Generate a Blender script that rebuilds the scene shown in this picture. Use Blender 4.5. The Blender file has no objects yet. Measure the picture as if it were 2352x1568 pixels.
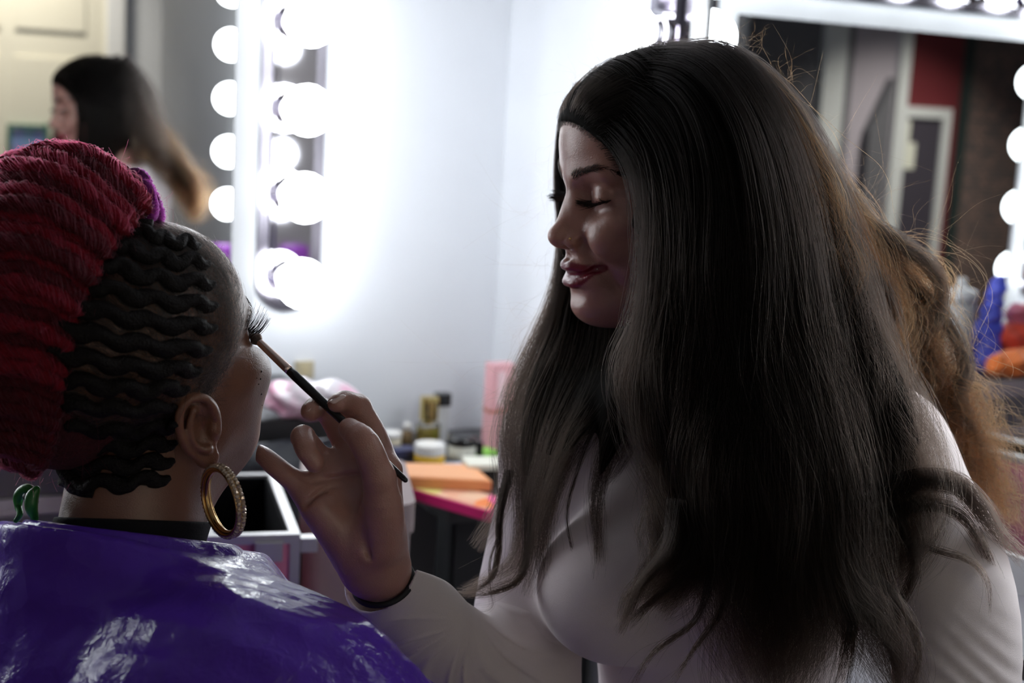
import bpy, bmesh, math, random, time
import numpy as np
from mathutils import Vector, Matrix
T0 = time.time()
rnd = random.Random(7)
C = bpy.context.scene.collection
scene = bpy.context.scene
# ------------------------------------------------------------------ camera
CAM = np.array((0.0, 0.0, 1.30)); PITCH = math.radians(9.5); ROLL = math.radians(3.2); FPX = 3267.0
FW = np.array((0, math.cos(PITCH), -math.sin(PITCH)))
U0 = np.array((0, math.sin(PITCH), math.cos(PITCH))); R0 = np.array((1.0, 0, 0))
RT = math.cos(ROLL) * R0 + math.sin(ROLL) * U0
UP = math.cos(ROLL) * U0 - math.sin(ROLL) * R0
def P(px, py, d):
    """world point seen at photo pixel (px, py) at depth d metres along the view axis"""
    return CAM + d * (FW + (px - 1176) / FPX * RT + (784 - py) / FPX * UP)
cam_data = bpy.data.cameras.new('camera'); cam = bpy.data.objects.new('camera', cam_data); C.objects.link(cam)
cam_data.sensor_width = 36; cam_data.lens = 50.0; cam_data.clip_start = 0.05
cam.matrix_world = Matrix(((RT[0], UP[0], -FW[0], CAM[0]), (RT[1], UP[1], -FW[1], CAM[1]), (RT[2], UP[2], -FW[2], CAM[2]), (0, 0, 0, 1)))
cam_data.dof.use_dof = True; cam_data.dof.focus_distance = 1.15; cam_data.dof.aperture_fstop = 5.0
scene.camera = cam
# ------------------------------------------------------------------ world, exposure
world = bpy.data.worlds.new('world'); scene.world = world; world.use_nodes = True
world.node_tree.nodes['Background'].inputs[0].default_value = (0.5, 0.55, 0.65, 1)
world.node_tree.nodes['Background'].inputs[1].default_value = 0.02
BULB = 14.5                      # radiance of the vanity bulbs
scene.view_settings.view_transform = 'Standard'; scene.view_settings.look = 'None'
scene.view_settings.gamma = 1; scene.view_settings.use_curve_mapping = False
scene.view_settings.exposure = 0.0
scene.cycles.use_adaptive_sampling = True; scene.cycles.adaptive_threshold = 0.02
scene.cycles.max_bounces = 7; scene.cycles.diffuse_bounces = 4; scene.cycles.glossy_bounces = 6; scene.cycles.transparent_max_bounces = 12
scene.cycles.sample_clamp_indirect = 6.0
# ------------------------------------------------------------------ helpers
def mat(name, col=(.5, .5, .5), rough=.5, metal=0., spec=.5, **kw):
    m = bpy.data.materials.new(name); m.use_nodes = True
    b = m.node_tree.nodes['Principled BSDF']
    b.inputs['Base Color'].default_value = (*col, 1); b.inputs['Roughness'].default_value = rough
    b.inputs['Metallic'].default_value = metal; b.inputs['Specular IOR Level'].default_value = spec
    for k, v in kw.items(): b.inputs[k.replace('_', ' ')].default_value = v
    return m
def nodes(m): return m.node_tree.nodes, m.node_tree.links, m.node_tree.nodes['Principled BSDF']
def add_noise(m, scale=30, amount=.15, bump=0., bscale=None, detail=3, coords='Object'):
    """colour mottling and fine relief"""
    n, l, b = nodes(m)
    tc = n.new('ShaderNodeTexCoord'); nz = n.new('ShaderNodeTexNoise'); nz.inputs['Scale'].default_value = scale; nz.inputs['Detail'].default_value = detail
    l.new(tc.outputs[coords], nz.inputs['Vector'])
    if amount:
        base = tuple(b.inputs['Base Color'].default_value)
        mx = n.new('ShaderNodeMix'); mx.data_type = 'RGBA'
        mx.inputs[6].default_value = tuple(c * (1 - amount) for c in base[:3]) + (1,); mx.inputs[7].default_value = tuple(min(1, c * (1 + amount)) for c in base[:3]) + (1,)
        l.new(nz.outputs[0], mx.inputs[0]); l.new(mx.outputs[2], b.inputs['Base Color'])
    if bump:
        nb = n.new('ShaderNodeTexNoise'); nb.inputs['Scale'].default_value = bscale or scale; nb.inputs['Detail'].default_value = 4
        l.new(tc.outputs[coords], nb.inputs['Vector'])
        bp = n.new('ShaderNodeBump'); bp.inputs['Strength'].default_value = bump; bp.inputs['Distance'].default_value = .002
        l.new(nb.outputs[0], bp.inputs['Height']); l.new(bp.outputs[0], b.inputs['Normal'])
    return m
def emit(name, col, s):
    m = bpy.data.materials.new(name); m.use_nodes = True
    n = m.node_tree.nodes; n.clear(); e = n.new('ShaderNodeEmission'); o = n.new('ShaderNodeOutputMaterial')
    e.inputs[0].default_value = (*col, 1); e.inputs[1].default_value = s; m.node_tree.links.new(e.outputs[0], o.inputs[0]); return m
def tag(o, label=None, cat=None, group=None, kind=None):
    if label: o['label'] = label
    if cat: o['category'] = cat
    if group: o['group'] = group
    if kind: o['kind'] = kind
    return o
def thing(name, label, cat, loc=(0, 0, 0), rotz=0., group=None):
    o = bpy.data.objects.new(name, None); C.objects.link(o); o.empty_display_size = .05
    o.location = loc; o.rotation_euler = (0, 0, rotz); return tag(o, label, cat, group)
def link(name, me, m=None, parent=None, smooth=False, loc=None, rotz=None):
    o = bpy.data.objects.new(name, me); C.objects.link(o)
    if m is not None:
        for mm in (m if isinstance(m, (list, tuple)) else [m]): me.materials.append(mm)
    if parent is not None: o.parent = parent
    if smooth: me.polygons.foreach_set('use_smooth', [True] * len(me.polygons))
    if loc is not None: o.location = loc
    if rotz is not None: o.rotation_euler = (0, 0, rotz)
    return o
def obj(name, bm, m=None, parent=None, smooth=False, loc=None, rotz=None, bevel=0.):
    me = bpy.data.meshes.new(name)
    if bevel:
        bmesh.ops.bevel(bm, geom=[e for e in bm.edges if len(e.link_faces) == 2 and e.calc_face_angle() > .6], offset=bevel, segments=2, affect='EDGES', clamp_overlap=True)
    bmesh.ops.recalc_face_normals(bm, faces=bm.faces[:])
    bm.to_mesh(me); bm.free()
    return link(name, me, m, parent, smooth, loc, rotz)
def box(bm, lo, hi, M=None):
    v = [bm.verts.new((x, y, z)) for x in (lo[0], hi[0]) for y in (lo[1], hi[1]) for z in (lo[2], hi[2])]
    for f in ((0, 1, 3, 2), (4, 6, 7, 5), (0, 4, 5, 1), (2, 3, 7, 6), (0, 2, 6, 4), (1, 5, 7, 3)): bm.faces.new([v[i] for i in f])
    if M is not None: bmesh.ops.transform(bm, matrix=M, verts=v)
    return v
def boxo(name, lo, hi, m, parent=None, bevel=0., **kw):
    bm = bmesh.new(); box(bm, lo, hi); return obj(name, bm, m, parent, bevel=bevel, **kw)
def lathe(bm, prof, seg=24, M=None, cap=True):
    """prof: list of (r, z)"""
    rings = []; vs = []
    for r, z in prof:
        ring = [bm.verts.new((r * math.cos(2 * math.pi * i / seg), r * math.sin(2 * math.pi * i / seg), z)) for i in range(seg)] if r > 1e-6 else [bm.verts.new((0, 0, z))]
        rings.append(ring); vs += ring
    for a, b in zip(rings, rings[1:]):
        for i in range(seg):
            j = (i + 1) % seg
            if len(a) > 1 and len(b) > 1: bm.faces.new((a[i], a[j], b[j], b[i]))
            elif len(a) > 1: bm.faces.new((a[i], a[j], b[0]))
            elif len(b) > 1: bm.faces.new((a[0], b[j], b[i]))
    if cap:
        for ring in (rings[0], rings[-1]):
            if len(ring) > 1: bm.faces.new(ring)
    if M is not None: bmesh.ops.transform(bm, matrix=M, verts=vs)
    return vs
def latheo(name, prof, m, parent=None, seg=24, M=None, smooth=True, **kw):
    bm = bmesh.new(); lathe(bm, prof, seg, M); return obj(name, bm, m, parent, smooth, **kw)
def align(a, d):
    """matrix taking +z to direction d, placed at a"""
    q = Vector((0, 0, 1)).rotation_difference(Vector(d).normalized())
    return Matrix.Translation(Vector(a)) @ q.to_matrix().to_4x4()
def autosmooth(o, ang=.6):
    me = o.data; me.polygons.foreach_set('use_smooth', [True] * len(me.polygons)); me.set_sharp_from_angle(angle=ang); return o
# ------------------------------------------------------------------ the room: two mirror walls meeting in a corner
AL = math.radians(27.6)
nA = np.array((-math.sin(AL), math.cos(AL), 0)); nB = np.array((math.cos(AL), math.sin(AL), 0))   # outward normals
DA = 2.40; DB = 1.214
CORNER = DA * nA + DB * nB
eA = -nB; eB = -nA           # run along each wall away from the corner
ROT_A = math.atan2(eA[1], eA[0])      # local x along the wall
# wall frames: local x = along the wall from the corner, local y = out of the wall into the room, z up
def wall_frame(name):
    e, n = (eA, -nA) if name == 'A' else (eB, -nB)
    return Matrix(((e[0], n[0], 0, CORNER[0]), (e[1], n[1], 0, CORNER[1]), (0, 0, 1, 0), (0, 0, 0, 1)))
FA, FB = wall_frame('A'), wall_frame('B')
paint = add_noise(mat('wall_paint', (.76, .785, .83), .55), 6, .03, .08, 220)
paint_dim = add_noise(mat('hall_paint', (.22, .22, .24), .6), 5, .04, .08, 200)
red_paint = add_noise(mat('red_paint', (.13, .020, .026), .5), 8, .08)
cream = mat('cream_paint', (.72, .69, .58), .45)
white = mat('white_gloss_paint', (.82, .83, .84), .35)
chrome = mat('chrome', (.66, .64, .69), .045, 1.0)
black_plastic = mat('black_plastic', (.015, .015, .017), .35)
dark_metal = mat('dark_metal', (.06, .065, .07), .35, .6)
mirror_glass = mat('mirror_glass', (.90, .92, .92), .0, 1.0)
floor_m = add_noise(mat('floor_vinyl', (.07, .055, .05), .45), 9, .2)
ceil_m = mat('ceiling_paint', (.34, .34, .35), .7)
dark_m = mat('doorway_shade_and_trim', (.085, .085, .10), .7)
def wobj(frame, name, bm, m, parent=None, **kw):
    o = obj(name, bm, m, parent, **kw)
    if parent is None: o.matrix_world = frame
    return o
def wbox(frame, name, lo, hi, m, kind='structure', parent=None, bevel=0.):
    bm = bmesh.new(); box(bm, lo, hi); o = wobj(frame, name, bm, m, parent, bevel=bevel)
    if kind: o['kind'] = kind
    return o
S_END = 2.72
XE = 7.0
wbox(FA, 'wall_left', (0, -.1, 0), (XE, 0, 2.5), paint)
wbox(FB, 'wall_right', (-.1, -.1, 0), (S_END, 0, 2.5), paint)
# FA frame also measures the far walls: local y = distance from wall A
YD = 4.15
wbox(FA, 'wall_back', (-1.3, YD, 0), (XE, YD + .1, 2.5), paint)
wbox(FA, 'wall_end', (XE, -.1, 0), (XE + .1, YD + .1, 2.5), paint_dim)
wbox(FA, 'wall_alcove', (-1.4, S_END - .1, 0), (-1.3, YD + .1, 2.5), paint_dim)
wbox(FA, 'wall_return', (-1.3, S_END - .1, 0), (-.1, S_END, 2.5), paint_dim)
wbox(FA, 'floor', (-1.4, -.1, -.1), (XE + .1, YD + .1, 0), floor_m)
wbox(FA, 'ceiling', (-1.4, -.1, 2.5), (XE + .1, YD + .1, 2.6), ceil_m)
# ------------------------------------------------------------------ vanity lights
dark_chrome = mat('darkened_chrome', (.34, .32, .37), .16, 1.0)  # chrome darkened by colour, in place of the dark it would reflect
bulb_m = emit('bulb_glow', (.93, .97, 1.0), BULB)
collar_m = mat('bulb_collar', (.8, .8, .78), .3)
def stadium(bm, w, h, y0, y1, seg=14):
    """stadium plate in the xz plane, centred, extruded y0..y1"""
    r = w / 2; pts = []
    for i in range(seg + 1): a = math.pi * i / seg; pts.append((r * math.cos(a), h / 2 - r + r * math.sin(a)))
    for i in range(seg + 1): a = math.pi + math.pi * i / seg; pts.append((r * math.cos(a), -h / 2 + r + r * math.sin(a)))
    lo = [bm.verts.new((x, y0, z)) for x, z in pts]; hi = [bm.verts.new((x, y1, z)) for x, z in pts]
    n = len(pts)
    for i in range(n): bm.faces.new((lo[i], lo[(i + 1) % n], hi[(i + 1) % n], hi[i]))
    bm.faces.new(hi); bm.faces.new(lo[::-1])
    return lo + hi
bulb_bm = bmesh.new()
BR = .0425
prof = [(0.0, .126)] + [(BR * math.sin(a), .0835 + BR * math.cos(a)) for a in np.linspace(.2, 2.62, 12)]
lathe(bulb_bm, prof, 20, Matrix.Rotation(-math.pi / 2, 4, 'X'), cap=False)
bulb_me = bpy.data.meshes.new('bulb'); bmesh.ops.recalc_face_normals(bulb_bm, faces=bulb_bm.faces[:]); bulb_bm.to_mesh(bulb_me); bulb_bm.free(); bulb_me.materials.append(bulb_m)
bulb_me.polygons.foreach_set('use_smooth', [True] * len(bulb_me.polygons))
sock_bm = bmesh.new(); lathe(sock_bm, [(.034, .018), (.034, .034), (.027, .036), (.027, .048), (.0215, .049), (.0215, .040)], 24, Matrix.Rotation(-math.pi / 2, 4, 'X'), cap=False)
sock_me = bpy.data.meshes.new('socket'); bmesh.ops.recalc_face_normals(sock_bm, faces=sock_bm.faces[:]); sock_bm.to_mesh(sock_me); sock_bm.free(); sock_me.materials.append(chrome)
strong_me = bulb_me.copy(); strong_me.materials[0] = emit('bright_bulb_glow', (.93, .97, 1.0), BULB * 2.2)
BULB_SP = .147
def vanity_light(frame, s, z0, n, label, horizontal=False, me=None):
    """z0: height of the lowest bulb (or of the row)"""
    L = BULB_SP * (n - 1) + .118
    t = thing('vanity_light', label, 'light', group='vanity light bars')
    if horizontal: loc = frame @ Matrix.Translation((s, 0, z0)) @ Matrix.Rotation(math.pi / 2, 4, 'Y')
    else: loc = frame @ Matrix.Translation((s, 0, z0 + BULB_SP * (n - 1) / 2))
    t.matrix_world = loc
    bm = bmesh.new(); stadium(bm, .116, L, 0.001, .010); o = obj('backplate', bm, dark_chrome, t, bevel=.002); autosmooth(o, .5)
    bm = bmesh.new(); stadium(bm, .074, L - .042, .010, .016); stadium(bm, .060, L - .056, .016, .021); o = obj('raised_panel', bm, chrome, t, bevel=.002); autosmooth(o, .5)
    for i in range(n):
        z = (i - (n - 1) / 2) * BULB_SP
        so = link('socket', sock_me, None, t); so.location = (0, 0, z); autosmooth(so)
        b = link('bulb', me or bulb_me, None, t); b.location = (0, 0, z)
    return t
vanity_light(FA, .415, .975, 5, 'chrome light bar on the pale wall right of the left mirror')
vanity_light(FA, 1.44, .975, 5, 'chrome light bar whose bulbs show in the right-hand mirror at its far edge', False, strong_me)
vanity_light(FA, 2.02, .975, 5, 'added chrome light bar farther along the left wall, out of view, lighting the forehead', False, strong_me)  # unseen extra bar, added for more light on the face from the left
vanity_light(FA, .93, 1.608, 6, 'horizontal chrome light bar above the left mirror, seen reflected along the top', True)
vanity_light(FB, .55, .975, 5, 'chrome light bar seen edge-on above the dark-haired woman')
vanity_light(FB, 1.56, .975, 5, 'chrome light bar whose round bulbs show reflected in the left mirror')
# ceiling lamps over the far side of the room
lamp_glow = emit('lamp_glow', (1.0, .90, .74), 4.0)
def ceiling_lamp(x, y, label, power, size=.22):
    t = thing('ceiling_light', label, 'light', group='round ceiling lamps'); t.matrix_world = FA @ Matrix.Translation((x, y, 2.5))
    latheo('housing', [(.14, -.001), (.14, -.03), (.125, -.035), (.125, -.02), (0, -.02)], mat('lamp_housing', (.7, .7, .68), .4), t, 32)
    latheo('diffuser', [(.12, -.034), (.06, -.042), (0, -.044)], lamp_glow, t, 32)
    L = bpy.data.lights.new('lamp', 'AREA'); L.shape = 'DISK'; L.size = size; L.energy = power; L.color = (1.0, .92, .80); L.spread = math.radians(105)
    o = bpy.data.objects.new('lamp', L); C.objects.link(o); o.parent = t; o.location = (0, 0, -.05)
LAMP_D, LAMP_S = 16., 36.; LSX = 4.6
ceiling_lamp(.32, 3.74, 'round ceiling lamp in front of the cream door', LAMP_D)
ceiling_lamp(LSX, 3.2, 'round ceiling lamp in front of the red wall', LAMP_S)
# ------------------------------------------------------------------ mirrors
frame_m = mat('mirror_frame_paint', (.46, .47, .49), .3)
def mirror(frame, s0, s1, z0, z1, label):
    t = thing('vanity_mirror', label, 'mirror'); t.matrix_world = frame
    boxo('glass', (s0, .004, z0), (s1, .010, z1), mirror_glass, t)
    w = .042 if frame is FA else .040
    for lo, hi in (((s0 - w, .003, z0 - w), (s0, .014, z1 + w)), ((s1, .003, z0 - w), (s1 + w, .014, z1 + w)),
                   ((s0, .003, z1), (s1, .014, z1 + w)), ((s0, .003, z0 - w), (s1, .014, z0))):
        boxo('frame_rail', lo, hi, frame_m, t, bevel=.002)
mirror(FA, .52, 1.34, .845, 1.50, 'wall mirror with a white frame behind the woman in the purple cape')
mirror(FB, .655, 1.455, .84, 1.95, 'large wall mirror behind the dark-haired woman')

# vanity light on the wall bar leans a little
# ------------------------------------------------------------------ what the mirrors show: the far side of the room
iFA = np.linalg.inv(np.array(FA)); 
def far_wall(px, py, y=YD, double=False):
    """point of the plane local y = y (wall A frame) that photo pixel (px, py) shows in the left mirror, or in both mirrors"""
    o = (iFA @ np.append(CAM, 1))[:3]; d = (iFA[:3, :3] @ (P(px, py, 1.0) - CAM)); t = (-y - o[1]) / d[1]; v = o + t * d
    return np.array((-v[0] if double else v[0], y, v[2]))
def wallbox(name, x0, x1, z0, z1, m, th=.03, y=YD, kind='structure', parent=None, bevel=0.):
    return wbox(FA, name, (min(x0, x1), y - th, z0), (max(x0, x1), y, z1), m, kind, parent, bevel)
xa = lambda px, y=YD: far_wall(px, 300, y)[0]
xb = lambda px, y=YD: far_wall(px, 300, y, True)[0]
# cream panelled door with its casing
dx0 = xa(236); dw = .82
door = wbox(FA, 'door_1', (dx0, YD - .035, .01), (dx0 + dw, YD, 2.05), cream)
for (u0, u1) in ((.09, .38), (.44, .73)):
    for (z0, z1) in ((.15, .72), (.84, 1.38), (1.50, 1.92)):
        bm = bmesh.new(); box(bm, (dx0 + u0, YD - .043, z0), (dx0 + u1, YD - .036, z1)); o = obj('panel', bm, cream, door, bevel=.006)
latheo('door_handle', [(.012, 0), (.012, .03), (.026, .045), (.026, .062), (0, .07)], chrome, door, 20, Matrix.Translation((dx0 + dw - .06, YD - .035, 1.0)) @ Matrix.Rotation(math.pi / 2, 4, 'X'))
cw = abs(xa(236) - xa(276))
wbox(FA, 'trim_1', (dx0 - cw, YD - .05, 0), (dx0, YD, 2.05 + cw), white); wbox(FA, 'trim_2', (dx0 + dw, YD - .05, 0), (dx0 + dw + cw, YD, 2.05 + cw), white); wbox(FA, 'trim_3', (dx0, YD - .05, 2.05), (dx0 + dw, YD, 2.05 + cw), white)
# farther along: panel with the shade of an opening as its colour, pale posts, stair wall, red wall with a glazed door, brown woven wall
mauve = add_noise(mat('mauve_wall_paint', (.34, .31, .36), .6), 5, .04); green_m = mat('dark_green_paint', (.02, .03, .03), .5)
grey_m = mat('pale_grey_paint', (.50, .52, .54), .5)
wallbox('wall_opening_shade', xb(1700), xb(1868), 0, 2.4, dark_m)
wallbox('trim_4', xb(1864), xb(1914), 0, 2.5, grey_m, .07); wallbox('trim_5', xb(1914), xb(1936), 0, 2.5, dark_m, .04)
wallbox('wall_stair', xb(1936), xb(2040), 0, 2.5, mauve, .035)
wallbox('trim_6', xb(2036), xb(2060), 0, 2.5, grey_m, .07)
wallbox('wall_red', xb(2058), xb(2190), 0, 2.5, red_paint, .035)
wallbox('trim_7', xb(2186), xb(2206), 0, 2.5, green_m, .06)
woven = mat('woven_brown_wall', (.12, .075, .06), .8); n, l, b = nodes(woven)
tcw = n.new('ShaderNodeTexCoord'); bt = n.new('ShaderNodeTexBrick'); bt.inputs['Scale'].default_value = 9; bt.inputs['Color1'].default_value = (.22, .14, .12, 1); bt.inputs['Color2'].default_value = (.09, .075, .078, 1); bt.inputs['Mortar'].default_value = (.03, .03, .035, 1); bt.inputs['Mortar Size'].default_value = .03
mpw = n.new('ShaderNodeMapping'); mpw.inputs['Rotation'].default_value = (math.pi / 2, 0, 0); l.new(tcw.outputs['Object'], mpw.inputs[0]); l.new(mpw.outputs[0], bt.inputs['Vector']); l.new(bt.outputs[0], b.inputs['Base Color'])
wallbox('wall_woven', xb(2206), xb(2420), 0, 2.5, woven, .035)
# slanting stair string in front of the mauve wall
a0, a1 = far_wall(1985, 300, YD - .05, True), far_wall(2042, 180, YD - .05, True)
bm = bmesh.new(); sx = (a1[0] - a0[0]); pts = [(a0[0], 0), (a0[0], a0[2]), (a1[0], a1[2]), (a1[0], 0)]
lo = [bm.verts.new((x, YD - .04, z)) for x, z in pts]; hi = [bm.verts.new((x, YD - .10, z)) for x, z in pts]
bm.faces.new(lo[::-1]); bm.faces.new(hi)
for k in range(4): bm.faces.new((lo[k], lo[(k + 1) % 4], hi[(k + 1) % 4], hi[k]))
tag(wobj(FA, 'stair_side', bm, dark_m), kind='structure')
# glazed door in the red wall
gd = thing('glazed_door', 'grey framed glass door in the red wall, seen in the right-hand mirror', 'door'); gd.matrix_world = FA
g0, g1, gz = xb(2056, YD - .04), xb(2174, YD - .04), far_wall(2110, 246, YD - .04, True)[2]; gx0, gx1 = min(g0, g1), max(g0, g1)
for lo, hi in (((gx0, YD - .075, 0), (gx0 + .06, YD - .036, gz)), ((gx1 - .06, YD - .075, 0), (gx1, YD - .036, gz)), ((gx0 + .06, YD - .075, gz - .06), (gx1 - .06, YD - .036, gz)), ((gx0 + .06, YD - .075, 0), (gx1 - .06, YD - .036, .12))):
    boxo('frame_rail', lo, hi, grey_m, gd, bevel=.003)
boxo('pane', (gx0 + .06, YD - .058, .12), (gx1 - .06, YD - .050, gz - .06), mat('dusk_glass', (.05, .045, .06), .08, spec=.5), gd)
for (u0, v0, u1, v1) in ((2068, 276, 2088, 330), (2066, 326, 2098, 388)):
    q0, q1 = far_wall(u0, v0, YD - .06, True), far_wall(u1, v1, YD - .06, True)
    o = boxo('notice', (min(q0[0], q1[0]), YD - .062, q1[2]), (max(q0[0], q1[0]), YD - .0585, q0[2]), mat('paper', (.55, .56, .50), .7), gd)
# framed picture and small furniture seen in the left mirror
def fbox(name, px0, py0, px1, py1, y, th, m, parent=None, bevel=.003):
    q0, q1 = far_wall(px0, py0, y), far_wall(px1, py1, y)
    return boxo(name, (min(q0[0], q1[0]), y - th, q1[2]), (max(q0[0], q1[0]), y, q0[2]), m, parent, bevel=bevel)
pic = thing('framed_picture', 'green framed picture in blue and violet on the cream door, seen in the left mirror', 'picture'); pic.matrix_world = FA
gfr = mat('green_frame', (.03, .14, .09), .4)
for c in ((14, 284, 24, 430), (98, 284, 108, 430), (24, 284, 98, 294), (24, 420, 98, 430)): fbox('frame_rail', *c, YD - .046, .02, gfr, pic)
pm = mat('picture_print', (.2, .4, .5), .3); n, l, b = nodes(pm); tcp = n.new('ShaderNodeTexCoord'); gr = n.new('ShaderNodeTexNoise'); gr.inputs['Scale'].default_value = 9; l.new(tcp.outputs['Object'], gr.inputs['Vector'])
cr = n.new('ShaderNodeValToRGB'); e = cr.color_ramp.elements; e[0].color = (.12, .35, .33, 1); e[0].position = .3; e[1].color = (.38, .26, .50, 1); e[1].position = .65; k_ = cr.color_ramp.elements.new(.47); k_.color = (.16, .22, .50, 1)
l.new(gr.outputs[0], cr.inputs[0]); l.new(cr.outputs[0], b.inputs['Base Color'])
fbox('print', 23, 293, 99, 421, YD - .047, .008, pm, pic, 0)
print('XB', [(q, round(float(xb(q)),2)) for q in (1700,1868,1940,2040,2060,2190,2206,2352)], round(float(dx0),2))
# ------------------------------------------------------------------ organic shapes: smooth-union distance fields turned into quad meshes
F32 = np.float32
def spline(p, sub=4):
    """Catmull-Rom through the rows of p"""
    p = np.asarray(p, float)
    if len(p) < 3 or sub < 2: return p
    e = np.vstack((2 * p[0] - p[1], p, 2 * p[-1] - p[-2])); out = []
    t = (np.arange(sub) / sub)[:, None]
    for i in range(1, len(e) - 2):
        a, b, c, d = e[i - 1], e[i], e[i + 1], e[i + 2]
        out.append(.5 * (2 * b + (c - a) * t + (2 * a - 5 * b + 4 * c - d) * t ** 2 + (3 * b - a - 3 * c + d) * t ** 3))
    return np.vstack(out + [p[-1:]])
class Field:
    def __init__(s): s.ops = []
    def _add(s, op, k, fn, lo, hi): s.ops.append((op, k, fn, np.array(lo, F32), np.array(hi, F32))); return s
    def ell(s, c, r, k=.01, op='u', R=None):
        c = np.array(c, F32); r = np.array(r, F32); R_ = None if R is None else np.array(R, F32)
        def fn(p):
            q = p - c
            if R_ is not None: q = q @ R_
            a = q / r; k0 = np.sqrt((a * a).sum(1)) + 1e-6; b = a / r; k1 = np.sqrt((b * b).sum(1)) + 1e-6
            return k0 * (k0 - 1) / k1
        e = r if R is None else np.full(3, r.max())
        return s._add(op, k, fn, c - e, c + e)
    def cap(s, a, b, ra, rb=None, k=.01, op='u'):
        a = np.array(a, F32); b = np.array(b, F32); rb = ra if rb is None else rb; ab = b - a; L = float((ab * ab).sum()) + 1e-12
        def fn(p):
            q = p - a; t = np.clip((q @ ab) / L, 0, 1); d = q - t[:, None] * ab
            return np.sqrt((d * d).sum(1)) - (ra + t * (rb - ra))
        m = max(ra, rb); return s._add(op, k, fn, np.minimum(a, b) - m, np.maximum(a, b) + m)
    def chain(s, pts, rs, k=.01, op='u', sub=4):
        """a smooth tube through pts (Catmull-Rom) as ONE primitive"""
        pts = np.array(pts, float); rs = np.array(rs, float); Q, R = spline(pts, sub), spline(rs[:, None], sub)[:, 0]
        A = Q[:-1].astype(F32); B = Q[1:].astype(F32); AB = B - A; L = (AB * AB).sum(1) + 1e-12
        def fn(p):
            best = np.full(len(p), 9, F32)
            for i in range(len(A)):
                q = p - A[i]; t = np.clip((q @ AB[i]) / L[i], 0, 1); d = q - t[:, None] * AB[i]
                best = np.minimum(best, np.sqrt((d * d).sum(1)) - F32(R[i]) - t * F32(R[i + 1] - R[i]))
            return best
        m = R.max(); return s._add(op, k, fn, Q.min(0) - m, Q.max(0) + m)
    def mcap(s, a, b, ra, rb=None, k=.01, op='u'):     # mirrored pair
        s.cap(a, b, ra, rb, k, op); return s.cap((-a[0], a[1], a[2]), (-b[0], b[1], b[2]), ra, rb, k, op)
    def mell(s, c, r, k=.01, op='u'):
        s.ell(c, r, k, op); return s.ell((-c[0], c[1], c[2]), r, k, op)
    def plane(s, pt, n, k=.005):                         # keep the side the normal points away from
        pt = np.array(pt, F32); n = np.array(n, F32) / F32(np.linalg.norm(n))
        return s._add('i', k, lambda p: (p - pt) @ n, (-9, -9, -9), (9, 9, 9))
    def fun(s, op, k, fn, lo, hi): return s._add(op, k, fn, lo, hi)
    def xform(s, M):
        """the same field seen in another frame (rigid 4x4 M: local -> world)"""
        f = Field(); Rm = np.array(M[:3, :3], F32); t = np.array(M[:3, 3], F32)
        for op, k, fn, lo, hi in s.ops:
            g = (lambda fn: (lambda p: fn((p - t) @ Rm)))(fn)
            if hi[0] > 8: f._add(op, k, g, lo, hi); continue
            cs = np.array([(x, y, z) for x in (lo[0], hi[0]) for y in (lo[1], hi[1]) for z in (lo[2], hi[2])], F32) @ Rm.T + t
            f._add(op, k, g, cs.min(0), cs.max(0))
        return f
    def __call__(s, p, band=.02):
        d = np.full(len(p), 1.0, F32)
        for op, k, fn, lo, hi in s.ops:
            m = k + band
            idx = np.nonzero(((p > lo - m) & (p < hi + m)).all(1))[0]
            if not len(idx): continue
            v = fn(p[idx]).astype(F32); o = d[idx]
            if op == 'd': o = o + v
            elif op == 'u': h = np.maximum(k - np.abs(o - v), 0) / max(k, 1e-6); o = np.minimum(o, v) - h * h * k / 4
            else:
                if op == 's': v = -v
                h = np.maximum(k - np.abs(o - v), 0) / max(k, 1e-6); o = np.maximum(o, v) + h * h * k / 4
            d[idx] = o
        return d
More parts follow.
